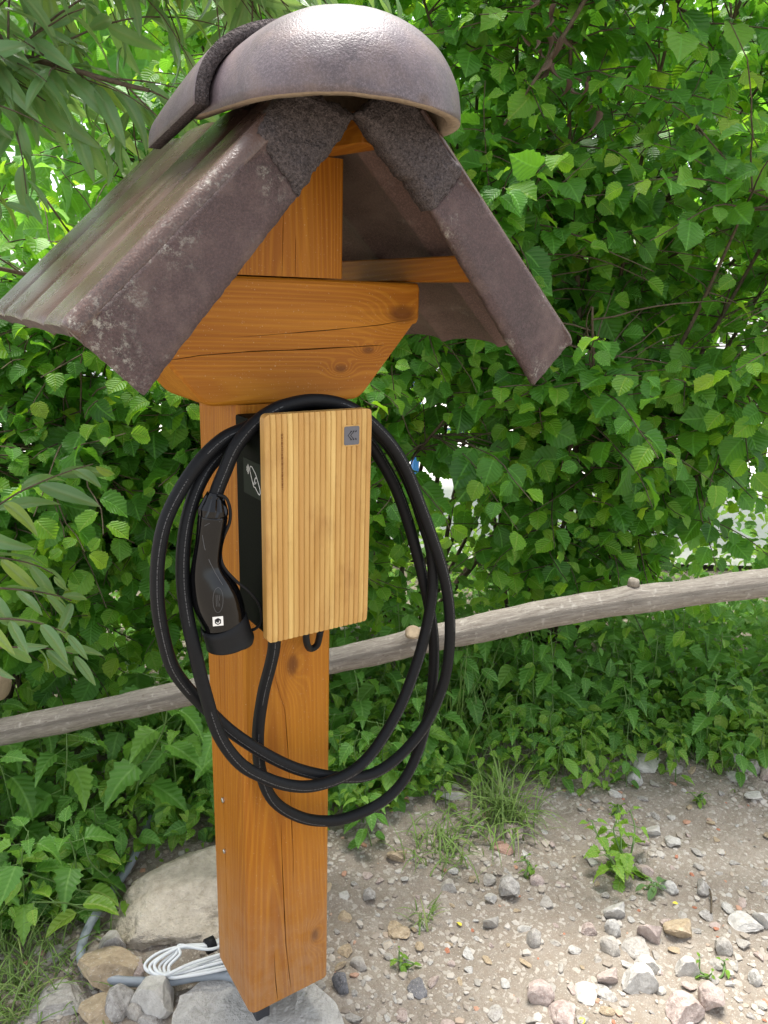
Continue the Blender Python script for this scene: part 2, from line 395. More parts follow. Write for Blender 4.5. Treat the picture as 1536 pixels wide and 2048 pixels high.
# battens and ridge purlin
def bar(name, c0, c1, wd, ht, mat, parent=RP, base=PB, roll=0):
    c0, c1 = np.array(c0, float), np.array(c1, float); d = c1 - c0; L = np.linalg.norm(d); d /= L
    s = np.cross(d, (0, 0, 1)); s /= np.linalg.norm(s); u = np.cross(s, d)
    s, u = s * math.cos(roll) + u * math.sin(roll), u * math.cos(roll) - s * math.sin(roll)
    bm = box_bm((0, -wd / 2, 0), (L, wd / 2, ht), .002, 1)
    for v_ in bm.verts: v_.co = Vector(c0 + d * v_.co.x - s * v_.co.y + u * v_.co.z - base)
    return from_bm(name, bm, mat, parent)
bar('batten', (.312, -.15, 1.2825), (.312, .44, 1.2825), .036, .036, batt_m)
bar('batten', (-.108, -.12, 1.2825), (-.108, .44, 1.2825), .036, .036, batt_m)
pa, pb = at(762, 299, 'z', 1.4475), at(657, 315, 'z', 1.4475)
dirp = (pb - pa) / np.linalg.norm(pb - pa); sidep = np.array([-dirp[1], dirp[0], 0]); sidep *= -1 if sidep[0] > 0 else 1
bar('ridge_purlin', pa + sidep * .022 - dirp * .01, pa + sidep * .022 + dirp * .42, .044, .040, batt_m)

# ---- roof tiles
YF = {-1: -.15, 1: -.17}; YB = .47
def scallop(y, y0, a_=.010): return a_ * abs(math.cos(math.pi * (y - y0 - .075) / .156)) ** .32 - .012
def roof_side(sg, U0, U1, S0, S1, A0, A1):
    """U: upper edge of the verge (near ridge, eave); S: lower edge of its skirt; A: mortar corners at the ridge (top, bottom)"""
    yf = YF[sg]; bm = bmesh.new()
    U0, U1, S0, S1, A0, A1 = [np.array(p) for p in (U0, U1, S0, S1, A0, A1)]
    d = (U1 - U0); d[1] = 0; L = np.linalg.norm(d); d /= L
    n = np.array([-d[2], 0, d[0]]) * (1 if d[0] > 0 else -1); n *= 1 if n[2] > 0 else -1
    th = .015; ext = .10; rd = .016 if sg < 0 else .005
    ys = np.concatenate([[yf, yf + .003, yf + .008, yf + .016], np.linspace(yf + .026, YB, 76)])
    ss = np.concatenate([np.linspace(-ext, L - .012, 30), [L - .005, L]])
    top, bot = [], []
    for i, s_ in enumerate(ss):
        rt, rb = [], []
        for y in ys:
            e = y - yf; am = .009 if sg < 0 else .022; hh = scallop(y, yf, am)
            hh0 = scallop(yf + .03, yf, am); hh = hh if e > .03 else hh0 * 1.0 + .004 * min(1, e / .016)
            if e < rd: hh -= rd * (1 - math.sqrt(max(0, 1 - ((rd - e) / rd) ** 2)))
            droop = .004 * max(0, (s_ - L + .012) / .012) ** 2
            p = U0 + d * s_ + n * (hh - hh0 - .004 + .004); p = np.array([p[0], y, p[2]])
            rt.append(bm.verts.new(p - n * droop)); rb.append(bm.verts.new(p - n * (th + (.004 if e > .03 else 0)) + np.array([0, .012 if e < .012 else 0, 0])))
        top.append(rt); bot.append(rb)
    fu = []
    for i in range(len(ss) - 1):
        for j in range(len(ys) - 1):
            q = [top[i][j], top[i + 1][j], top[i + 1][j + 1], top[i][j + 1]]
            bm.faces.new(q if sg < 0 else q[::-1])
            q = [bot[i][j + 1], bot[i + 1][j + 1], bot[i + 1][j], bot[i][j]]
            f = bm.faces.new(q if sg < 0 else q[::-1]); f.material_index = 1
    for rowt, rowb, fl in ((top[-1], bot[-1], 1), (top[0], bot[0], -1)):
        for j in range(len(ys) - 1):
            q = [rowt[j], rowb[j], rowb[j + 1], rowt[j + 1]]; f = bm.faces.new(q if fl * sg < 0 else q[::-1]); f.material_index = 2
    for j, fl in ((0, 1), (len(ys) - 1, -1)):
        for i in range(len(ss) - 1):
            q = [top[i][j], bot[i][j], bot[i + 1][j], top[i + 1][j]]; f = bm.faces.new(q if fl * sg < 0 else q[::-1]); f.material_index = 2
    for f in bm.faces: f.smooth = f.material_index != 2
    for v_ in bm.verts: v_.co -= Vector(PB)
    bmesh.ops.recalc_face_normals(bm, faces=bm.faces)
    t_ = from_bm('roof_tile', bm, M['conc_top'], RP)
    t_.data.materials.append(M['tile_under']); t_.data.materials.append(M['skirt'])
    # verge skirt: a slab hanging from the verge, rough lower edge
    def slab(name, quad, y0, thick, mat, rough, nu, nv, par, bulge=0.0):
        q = [np.array(p) for p in quad]; b = bmesh.new(); fr, bk = [], []
        for i in range(nu + 1):
            a, c = i / nu, []; c2 = []
            for j in range(nv + 1):
                k = j / nv; p = (q[0] * (1 - a) + q[1] * a) * (1 - k) + (q[3] * (1 - a) + q[2] * a) * k
                w1 = noise.noise((p[0] * 60, p[2] * 60, sg * 3.0)); w2 = noise.noise((p[0] * 170, p[2] * 170, 5 + sg))
                edge = 1 if (i in (0, nu) or j in (0, nv)) else .25
                off = np.array([w1, 0, w2]) * rough * edge
                inner = min(1, 8 * min((k if bulge else 1), 1 - k, a, 1 - a)); y = y0 + .006 * (1 - inner) - bulge * (.5 + w1 * .5 + w2 * .6) * inner
                c.append(b.verts.new((p[0] + off[0], y, p[2] + off[2]))); c2.append(b.verts.new((p[0] + off[0], y0 + thick, p[2] + off[2])))
            fr.append(c); bk.append(c2)
        for i in range(nu):
            for j in range(nv):
                b.faces.new((fr[i][j], fr[i + 1][j], fr[i + 1][j + 1], fr[i][j + 1])); b.faces.new((bk[i][j + 1], bk[i + 1][j + 1], bk[i + 1][j], bk[i][j]))
        for i in range(nu):
            b.faces.new((fr[i + 1][0], fr[i][0], bk[i][0], bk[i + 1][0])); b.faces.new((fr[i][nv], fr[i + 1][nv], bk[i + 1][nv], bk[i][nv]))
        for j in range(nv):
            b.faces.new((fr[0][j], fr[0][j + 1], bk[0][j + 1], bk[0][j])); b.faces.new((fr[nu][j + 1], fr[nu][j], bk[nu][j], bk[nu][j + 1]))
        bmesh.ops.recalc_face_normals(b, faces=b.faces)
        for v_ in b.verts: v_.co -= Vector(PB)
        for f in b.faces: f.smooth = True
        return from_bm(name, b, mat, par)
    o_ = slab('verge_skirt', [U0 + n * -(.014 if sg < 0 else .0045), U1 + n * -(.014 if sg < 0 else .0045), S1, S0], yf, .016, M['skirt'], .0016, 70, 18, RP)
    slab('mortar_fill', [A0, U0 - n * .001, S0, A1], yf - .002, .03, M['mortar'], .005, 34, 22, RP, .006)
yl, yr = YF[-1], YF[1]
roof_side(-1, at(513, 262, 'y', yl), at(130, 652, 'y', yl), at(600, 390, 'y', yl), at(292, 792, 'y', yl), at(585, 165, 'y', yl), at(719, 226, 'y', yl))
roof_side(1, at(935, 345, 'y', yr), at(1150, 680, 'y', yr), at(870, 420, 'y', yr), at(1075, 770, 'y', yr), at(800, 160, 'y', yr), at(722, 226, 'y', yr))

# ---- ridge tiles: half barrels, the front one closed by a dome
def ridge_tile(org, fdir, length, r0, r1, h, z0, z1, dome, th, rimmat, wob=0, h0=.09):
    f = np.array([*fdir, 0.0]); f /= np.linalg.norm(f); s = np.array([-f[1], f[0], 0]); s *= 1 if s[0] > 0 else -1
    bm = bmesh.new(); rows = []
    na, nl = 40, 26
    def sect(q, shrink=0):
        ring = []
        for k in range(na + 1):
            a = math.pi * k / na; c, sn = math.cos(a), math.sin(a)
            if q <= 1:
                r = (r0 + (r1 - r0) * q) - shrink; hh = h0 + (h - h0) * (1 - (1 - q) ** 2) - shrink; ctr = np.array([org[0], org[1], z0 + (z1 - z0) * q]) + f * length * q
                p = ctr + s * (r * c) + np.array([0, 0, 1]) * hh * (sn ** .9)
            else:
                e = (q - 1) * math.pi / 2; r = r1 - shrink; hh = h - shrink
                ctr = np.array([org[0], org[1], z1]) + f * length
                R_ = math.cos(e); g = math.sin(e)
                # flattened quarter dome
                p = ctr + s * (r * c * R_ ** .9) + np.array([0, 0, 1]) * hh * (sn ** .9) * R_ ** .8 + f * (dome - shrink) * g * (1 - .0 * abs(c))
            ring.append(p)
        return ring
    qs = list(np.linspace(0, 1, nl)) + ([1 + x for x in np.linspace(.04, 1, 22)] if dome else [])
    O = [[bm.verts.new(p) for p in sect(q)] for q in qs]; I = [[bm.verts.new(p) for p in sect(q, th)] for q in qs]
    for i in range(len(qs) - 1):
        for k in range(na):
            bm.faces.new((O[i][k], O[i][k + 1], O[i + 1][k + 1], O[i + 1][k]))
            fa = bm.faces.new((I[i + 1][k], I[i + 1][k + 1], I[i][k + 1], I[i][k])); fa.material_index = 1
        for k in (0, na):
            fa = bm.faces.new((O[i][k], O[i + 1][k], I[i + 1][k], I[i][k])); fa.material_index = 1
    ends = [0] if dome else [0, len(qs) - 1]
    for e in ends:
        for k in range(na):
            fa = bm.faces.new((O[e][k], O[e][k + 1], I[e][k + 1], I[e][k])); fa.material_index = 1
    bmesh.ops.remove_doubles(bm, verts=bm.verts, dist=1e-5)
    bmesh.ops.recalc_face_normals(bm, faces=bm.faces)
    for v_ in bm.verts:
        w1 = noise.noise(v_.co * 45 + Vector((wob, 0, 0))) * .0014 + noise.noise(v_.co * 12) * .002; v_.co += Vector((w1, w1, w1)); v_.co -= Vector(PB)
    for fa in bm.faces: fa.smooth = True
    o_ = from_bm('ridge_tile', bm, M['ridge'], RP); o_.data.materials.append(rimmat); return o_
ridge_tile((.065, .02), (.17, -.985), .16, .120, .142, .117, 1.468, 1.462, .135, .015, M['rim'], 0, .078)
ridge_tile((.082, .165), (0, -1), .235, .138, .154, .114, 1.455, 1.470, 0, .017, M['mortar'], 4, .088)

# ---- steel bracket, screws
M['steel'] = black('dark_steel', (.035, .036, .04), .5, .001)
bm = box_bm((.030, .045, -.20), (.058, .15, -.0015), .002, 1)
for v_ in bm.verts: v_.co -= Vector(PB)
from_bm('post_anchor', bm, M['steel'], RP)
M['zinc'] = simple('zinc', (.5, .5, .5), .35, .5, .1, 80, 0, 1.0)
for (px, py, r) in ((447, 1600, .005), (450, 1702, .004)):
    q = at(px, py, 'x', 0.0); V, F, U = tube_geo([q + (.004, 0, 0), q - (.0025, 0, 0), q - (.0035, 0, 0)], [r, r, r * .6], 12); mesh('screw', V, F, M['zinc'], RP, False, PB)

# ================================================================== wallbox
WX0, WZ0, WW, WH, WY = -.0097, .7844, .1652, .3224, -.1173
WB0 = np.array([WX0 + WW / 2, 0, WZ0])
WB = thing('wallbox', 'black charging wallbox with ribbed light wood front hanging on the orange post', 'charger', tuple(WB0))
M['plastic'] = black('black_plastic', (.002, .0028, .0022), .6, .0003, .06)
bm = box_bm((WX0 + .006, -.100, WZ0 + .004), (WX0 + WW - .008, -.0025, WZ0 + WH - .014), .004, 2)
for v_ in bm.verts:
    v_.co.z += .03 * max(0, min(1, (-v_.co.y - .0) / .1)) * 0
    v_.co -= Vector(WB0)
from_bm('body', bm, M['plastic'], WB)
m = NT('ribbed_thermowood'); o = m.obj()
uvx = m.n('SeparateXYZ', {0: m.n('TexCoord')['UV']})
g = m.noise(m.map(o, (1, 1, .07)), 95, 4, .6); g2 = m.noise(m.map(o, (1, 1, .03), (5, 0, 0)), 24, 2); bl = m.noise(m.map(o, (1, 1, .6)), 17, 4, .6)
rib = m.n('TexWhiteNoise', {1: m.math('FLOOR', uvx[0])}, noise_dimensions='1D')[0]
c = m.mix(m.ramp(g, [(.3, 0.0), (.7, 1.0)]), (.47, .28, .075), (.66, .46, .17))
c = m.mix(m.math('MULTIPLY', rib, .75), c, (.40, .20, .05)); c = m.mix(m.math('MULTIPLY', m.ramp(g2, [(.4, 0.0), (.7, 1.0)]), .5), c, (.37, .185, .045))
c = m.mix(m.math('MULTIPLY', m.ramp(bl, [(.52, 0.0), (.75, 1.0)]), .55), c, (.27, .12, .030))
M['panel'] = m.done(m.pbsdf(c, .5, m.bump(g, .0004, .5), .35))
NR = 20
def panel():
    xs, dz = [], []; rw = WW / NR
    for i in range(NR):
        for a, dpt in ((0, .0024), (.05, .0014), (.2, .0004), (.5, -.0003), (.8, .0004), (.95, .0014)): xs.append((i + a) * rw); dz.append(dpt)
    xs.append(WW); dz.append(.0024); xs = np.array(xs); xs[0] = 0; dz[0] = dz[1] = .002; dz[-1] = .002
    R_ = .0075; V, UVs, F = [], [], []; zs = [0, .0008, .003, .3, .5, 1]
    nrow = 24
    def lim(x):
        e = min(x, WW - x)
        return 0 if e >= R_ else R_ - math.sqrt(max(0, R_ ** 2 - (R_ - e) ** 2))
    for r in range(nrow + 1):
        for x, d_ in zip(xs, dz):
            t = r / nrow; lo, hi = lim(x), WH - lim(x); z = lo + (hi - lo) * t
            edge = .0012 if r in (0, nrow) else 0
            V.append((WX0 + x, WY + d_ + edge, WZ0 + z)); UVs.append((min(NR - .01, x / rw), z))
    n = len(xs)
    for r in range(nrow):
        for i in range(n - 1): F.append((r * n + i, r * n + i + 1, (r + 1) * n + i + 1, (r + 1) * n + i))
    b = len(V); th = .0155
    for r in (0, nrow):
        for i in range(n): V.append((V[r * n + i][0], WY + th, V[r * n + i][2])); UVs.append(UVs[r * n + i])
    for i in range(n - 1):
        F.append((i + 1, i, b + i, b + i + 1)); F.append((nrow * n + i, nrow * n + i + 1, b + n + i + 1, b + n + i))
    F.append(tuple([r * n for r in range(nrow, -1, -1)] + [b, b + n])[::-1]); F.append(tuple([r * n + n - 1 for r in range(nrow, -1, -1)] + [b + n - 1, b + 2 * n - 1]))
    F.append(tuple(b + i for i in range(n)) + tuple(b + n + i for i in range(n - 1, -1, -1)))
    return V, F, UVs
V, F, U = panel(); mesh('front_panel', V, F, M['panel'], WB, False, WB0, U)
FP = [c_ for c_ in WB.children if c_.name.startswith('front_panel')][0]
# logo plate
M['plate'] = simple('brushed_grey_plate', (.095, .095, .11), .42, .5, .12, 200, .0003)
M['ink'] = simple('black_ink', (.012, .012, .014), .6, .3, .1)
lc = at(703, 871, 'y', WY); pw = .0125
def rrect(cx, cz, hw, hh, r, y0, y1, n=5):
    pts = []
    for (sx, sz, a0) in ((1, 1, 0), (-1, 1, 90), (-1, -1, 180), (1, -1, 270)):
        for k in range(n):
            a = math.radians(a0 + 90 * k / (n - 1)); pts.append((cx + sx * (hw - r) + r * math.cos(a), cz + sz * (hh - r) + r * math.sin(a)))
    N_ = len(pts); V = [(x, y0, z) for x, z in pts] + [(x, y1, z) for x, z in pts]
    return V, [tuple(range(N_ - 1, -1, -1)), tuple(range(N_, 2 * N_))] + [(i, (i + 1) % N_, N_ + (i + 1) % N_, N_ + i) for i in range(N_)]
V, F = rrect(lc[0], lc[2], pw * 1.12, pw * 1.2, .003, WY - .0004, WY + .002); mesh('plate_recess', V, F, M['panel'], FP, False, WB0)
V, F = rrect(lc[0], lc[2], pw * .98, pw * 1.05, .0025, WY - .0009, WY + .001); LP = mesh('logo_plate', V, F, M['plate'], WB, False, WB0)
def strip(pts, wd, y, th=.0004):                            # flat line of ink in an xz plane, facing -y
    V, F = [], []; pts = [np.array(p, float) for p in pts]
    for i, p in enumerate(pts):
        a = pts[max(0, i - 1)]; b = pts[min(len(pts) - 1, i + 1)]; d = b - a; d /= np.linalg.norm(d) + 1e-9; nn = np.array([-d[1], d[0]]) * wd / 2
        for q in (p + nn, p - nn): V += [(q[0], y, q[1]), (q[0], y + th, q[1])]
    for i in range(len(pts) - 1):
        k = 4 * i; F += [(k, k + 2, k + 6, k + 4), (k, k + 4, k + 5, k + 1), (k + 2, k + 3, k + 7, k + 6)]
    return V, F
B = Bag()
for dx in (0.0, .0042):
    x0 = lc[0] - .0062 + dx; B.add(*strip([(x0 + .0046, lc[2] + .0052), (x0, lc[2] + .0004), (x0 + .0046, lc[2] - .0044)], .0008, WY - .0013))
B.out('chevron', M['ink'], LP, WB0, False)
for zz in (1, -1):
    for i in range(3):
        cx, cz = lc[0] - .0012 + i * .0040, lc[2] + .0003 + zz * .0053
        V = [(cx - .0016, WY - .0013, cz - zz * .0014), (cx + .0002, WY - .0013, cz - zz * .0004), (cx + .0015, WY - .0013, cz), (cx + .0006, WY - .0013, cz + zz * .0013), (cx - .0008, WY - .0013, cz + zz * .0012)]
        V += [(x, y + .0003, z) for x, y, z in V]; mesh('arrow', V, [(0, 1, 2, 3, 4)] + [(i_, (i_ + 1) % 5, 5 + (i_ + 1) % 5, 5 + i_) for i_ in range(5)], M['ink'], LP, False, WB0)
# slot of burnt marks
B = Bag(); q0, q1 = at(564, 868, 'y', WY), at(564, 982, 'y', WY); M['burn'] = simple('burnt_wood', (.16, .06, .018), .8, .2)
k = 0.0; rr = random.Random(5)
while k < 1:
    L = rr.choice((.012, .02, .035, .05)); z0, z1 = q0[2] + (q1[2] - q0[2]) * k, q0[2] + (q1[2] - q0[2]) * min(1, k + L)
    B.add(*strip([(q0[0], z0), (q0[0], z1)], .0011, WY - .0006, .001)); k += L + .018
B.out('led_slot', M['burn'], FP, WB0, False)
# card reader sticker on the box side
SX = WX0 + .006
M['sticker'] = simple('dark_green_sticker', (.005, .010, .007), .5, .12, .1)
M['white_ink'] = simple('white_print', (.75, .75, .73), .5, .3, .04)
ys0, ys1, zs0, zs1 = -.097, -.031, .985, 1.035
ST = mesh('card_sticker', [(SX - .0005, ys1, zs0), (SX - .0005, ys0, zs0), (SX - .0005, ys0, zs1), (SX - .0005, ys1, zs1), (SX + .0003, ys1, zs0), (SX + .0003, ys0, zs0), (SX + .0003, ys0, zs1), (SX + .0003, ys1, zs1)],
          [(0, 1, 2, 3), (4, 7, 6, 5), (0, 4, 5, 1), (1, 5, 6, 2), (2, 6, 7, 3), (3, 7, 4, 0)], M['sticker'], WB, False, WB0)
def side_strip(pts, wd):                                    # u runs towards the viewer (-y), v up; both 0..1 on the sticker
    a, f = strip([(u_ * (ys0 - ys1), v_ * (zs1 - zs0)) for u_, v_ in pts], wd, 0)
    return [(SX - .0008 + y, ys1 + x, zs0 + z) for x, y, z in a], f
B = Bag()
for r in (.055, .10, .145):
    B.add(*side_strip([(.14 + r * math.cos(a) * 1.0, .73 + r * math.sin(a) * 1.35) for a in np.linspace(-.8, .8, 9)], .0011))
B.out('wave', M['white_ink'], ST, WB0, False)
B = Bag()
B.add(*side_strip([(.52, .30), (.38, .62), (.33, .76), (.37, .84), (.44, .85), (.62, .70), (.70, .58)], .0012))
B.add(*side_strip([(.56, .46), (.62, .58), (.70, .58), (.84, .32), (.86, .22), (.82, .15), (.76, .16), (.60, .30), (.52, .30)], .0012))
B.add(*side_strip([(.52, .30), (.50, .42), (.55, .36), (.58, .52), (.62, .40), (.66, .47)], .0011)); B.out('hand_and_card', M['white_ink'], ST, WB0, False)

# ================================================================== charging cable
m = NT('black_rubber_cable'); o = m.obj(); uv = m.n('SeparateXYZ', {0: m.n('TexCoord')['UV']})
n = m.noise(o, 160, 3)
ul = m.math('ABSOLUTE', m.math('SUBTRACT', uv[0], .045)); line = m.math('LESS_THAN', ul, .011)
dash = m.math('GREATER_THAN', m.noise(m.n('CombineXYZ', {0: m.math('MULTIPLY', uv[1], 420.0)})[0], 1.0, 1), .47)
blk = m.math('GREATER_THAN', m.noise(m.n('CombineXYZ', {0: m.math('MULTIPLY', uv[1], 5.0), 1: 3.0})[0], 1.0, 1), .42)
pr = m.math('MULTIPLY', m.math('MULTIPLY', line, dash), blk)
c = m.mix(n, (.005, .0054, .0064), (.009, .0096, .0112)); c = m.mix(m.math('MULTIPLY', pr, .25), c, (.30, .30, .30))
M['rubber'] = m.done(m.pbsdf(c, .52, m.bump(n, .0004, .5), .16))
CB0 = np.array([.06, -.06, .80])
CB = thing('charging_cable', 'thick black charging cable coiled round the wallbox with its plug hanging left', 'cable', tuple(CB0))
PTS = [(549, 1262, -.06), (548, 1295, -.06), (541, 1330, -.055), (526, 1390, -.045), (516, 1470, -.035), (522, 1545, -.032), (548, 1602, -.032), (600, 1634, -.032), (655, 1642, -.034), (706, 1632, -.034), (765, 1603, -.034), (807, 1561, -.034),
       (837, 1500, -.034), (857, 1425, -.034), (867, 1346, -.034), (866, 1262, -.034), (848, 1165, -.034), (831, 1097, -.034), (812, 1031, -.034), (789, 970, -.034), (763, 922, -.034), (735, 880, -.034), (690, 838, -.036), (630, 815, -.036), (565, 826, -.036), (500, 862, -.036),
       (437, 912, -.040), (402, 960, -.048), (378, 1026, -.052), (367, 1094, -.056), (366, 1163, -.060), (374, 1231, -.066), (389, 1300, -.074), (410, 1385, -.078), (438, 1470, -.078), (479, 1526, -.078), (524, 1553, -.078), (570, 1569, -.078), (615, 1573, -.078), (661, 1563, -.078), (702, 1544, -.075),
       (735, 1516, -.068), (767, 1473, -.064), (801, 1412, -.062), (827, 1346, -.060), (845, 1288, -.058), (860, 1219, -.056), (866, 1160, -.055), (862, 1100, -.052), (846, 1045, -.050), (822, 975, -.050), (787, 905, -.052), (745, 858, -.056), (690, 822, -.058), (630, 806, -.058), (560, 822, -.058), (495, 855, -.058),
       (448, 877, -.058), (403, 919, -.056), (362, 978, -.054), (331, 1042, -.054), (317, 1108, -.054), (314, 1177, -.054), (319, 1235, -.054), (333, 1300, -.054), (348, 1340, -.054), (376, 1378, -.054), (413, 1417, -.054), (456, 1458, -.054), (501, 1490, -.055), (547, 1517, -.056), (592, 1537, -.056), (638, 1549, -.056), (684, 1555, -.055),
       (735, 1551, -.054), (781, 1527, -.054), (824, 1486, -.056), (857, 1439, -.060), (882, 1382, -.064), (895, 1330, -.068), (900, 1265, -.070), (897, 1202, -.072), (884, 1136, -.074), (861, 1066, -.076), (838, 1004, -.077), (814, 943, -.078), (785, 893, -.079), (750, 853, -.080), (713, 823, -.080), (672, 806, -.080), (622, 801, -.080),
       (575, 810, -.080), (545, 822, -.079), (510, 847, -.078), (472, 893, -.076), (449, 944, -.073), (433, 985, -.072), (429, 1010, -.072)]
path = spline([at(*p[:2], 'y', p[2]) for p in PTS], 5)
V, F, U = tube_geo(path, .0096, 16, True, (0, -1, .3)); mesh('cable', V, F, M['rubber'], CB, True, CB0, U)
# plug
PY = -.072
def plug_axis(rows):
    return np.array([at(x, y, 'y', PY) for x, y, _ in rows]), np.array([w_ / 2 * (-(((at(x, y, 'y', PY) - CAM) @ ROT)[2])) / FPX for x, y, w_ in rows])
rows = [(426, 1027, 50), (426, 1031, 57), (425, 1038, 59), (419, 1081, 56), (415, 1110, 57), (414, 1130, 62), (417, 1150, 74), (424, 1172, 88), (433, 1197, 97), (442, 1222, 95), (446, 1236, 91), (448, 1243, 90)]
pa_, pr_ = plug_axis(rows); pth = spline([np.append(a, r) for a, r in zip(pa_, pr_)], 4)
M['gloss'] = black('glossy_black_plastic', (.0025, .0025, .003), .12, .00003, .34, 500)
V, F, U = tube_geo(pth[:, :3], pth[:, 3], 36); CN = mesh('connector', V, F, M['gloss'], CB, True, CB0)
bvh = BVHTree.FromPolygons([Vector(v) for v in V], F)
rows = [(431, 986, 33), (430, 991, 37), (429, 996, 41), (426, 1018, 60), (426, 1028, 60), (426, 1031, 57)]
a_, r_ = plug_axis(rows); V, F, U = tube_geo(a_, r_, 36); V = np.array(V)
for i in range(2, 4):
    for k in range(36):
        if k % 4 == 0: V[i * 36 + k] += (a_[i] - V[i * 36 + k]) * .10
mesh('gland_nut', V, F, M['gloss'], CN, False, CB0)
M['rubber2'] = black('matte_black_rubber', (.008, .0085, .0095), .6, .0004, .2)
rows = [(447, 1240, 90), (448, 1242, 95), (452, 1256, 95), (457, 1272, 94), (459, 1278, 95), (460, 1281, 97), (461, 1284, 96), (461, 1285, 89)]
a_, r_ = plug_axis(rows); V, F, U = tube_geo(a_, r_, 40); mesh('dust_cap', V, F, M['rubber2'], CN, True, CB0)
L_ = spline([at(x, y, 'y', yy) for x, y, yy in [(436, 989, -.085), (452, 996, -.088), (460, 1018, -.085), (459, 1045, -.082), (447, 1075, -.080), (441, 1105, -.080), (447, 1133, -.085), (470, 1160, -.09), (498, 1183, -.092), (516, 1205, -.09), (523, 1228, -.085), (521, 1246, -.08), (511, 1257, -.075), (503, 1260, -.072)]], 6)
V, F, U = tube_geo(L_, .0022, 8); mesh('lanyard', V, F, M['rubber2'], CN, True, CB0)
def hit(px, py, off):
    d = Vector(ray(px, py)).normalized(); h = bvh.ray_cast(Vector(CAM), d)
    return np.array(h[0] + h[1] * off) if h[0] is not None else np.array(Vector(CAM) + d * 1.1)
def decal(name, fn, nu, nv, off, mat, parent):
    V = [hit(*fn(i / nu, j / nv), off) for i in range(nu + 1) for j in range(nv + 1)]
    F = [(i * (nv + 1) + j, (i + 1) * (nv + 1) + j, (i + 1) * (nv + 1) + j + 1, i * (nv + 1) + j + 1) for i in range(nu) for j in range(nv)]
    return mesh(name, V, F, mat, parent, True, CB0)
SK = decal('hexagon_sticker', lambda u, v_: (425 + 21 * u - 0 * v_ + 1 * v_, 1234 + 18.5 * v_ - 2 * u), 6, 6, .0003, M['white_ink'], CN)
def disc(cx, cy, rx, ry, n=12): return [(cx + rx * math.cos(2 * math.pi * k / n + .52), cy + ry * math.sin(2 * math.pi * k / n + .52)) for k in range(n)]
def poly_decal(name, pts, off, mat, parent):
    V = [hit(x, y, off) for x, y in pts]; return mesh(name, V, [tuple(range(len(V)))[::-1]], mat, parent, False, CB0)
poly_decal('hexagon', disc(436, 1242.5, 7, 7, 6), .0006, M['ink'], SK)
B = Bag()
def line_decal(pts, wd, off, bag):
    V, F = [], []
    for i, (x, y) in enumerate(pts):
        a = np.array(pts[max(0, i - 1)]); b = np.array(pts[min(len(pts) - 1, i + 1)]); d = (b - a) / (np.linalg.norm(b - a) + 1e-9)
        V += [hit(x - d[1] * wd, y + d[0] * wd, off), hit(x + d[1] * wd, y - d[0] * wd, off)]
    bag.add(V, [(2 * i, 2 * i + 1, 2 * i + 3, 2 * i + 2) for i in range(len(pts) - 1)])
line_decal([(436 + 3.2 * math.cos(a), 1242.5 + 3.2 * math.sin(a)) for a in np.linspace(-.6, 2.9, 9)], .8, .0009, B); B.out('swirl', M['white_ink'], SK, CB0, False)
M['engrave'] = black('engraved_line', (.05, .05, .052), .5)
B = Bag(); line_decal([(436 + 10 * math.cos(a), 1200 + 25 * math.sin(a)) for a in np.linspace(0, 2 * math.pi, 33)], .5, .0003, B)
for i in range(3): line_decal([(432 + i * 3.2, 1190), (433 + i * 3.2, 1213)], .45, .0003, B)
line_decal([(409, 1052), (418, 1047), (440, 1043)], .5, .0003, B); line_decal([(405, 1070), (409, 1095), (420, 1125), (430, 1145), (445, 1170)], .7, .0003, B)
B.out('engraving', M['engrave'], CN, CB0, False)
# short loop under the wallbox
lp = spline([at(612, 1255, 'y', -.05), at(613, 1283, 'y', -.045), at(620, 1297, 'y', -.02), at(634, 1290, 'y', -.02), at(641, 1262, 'y', -.04)], 8)
V, F, U = tube_geo(lp, .0055, 10); mesh('supply_lead', V, F, M['rubber2'], WB, True, WB0)

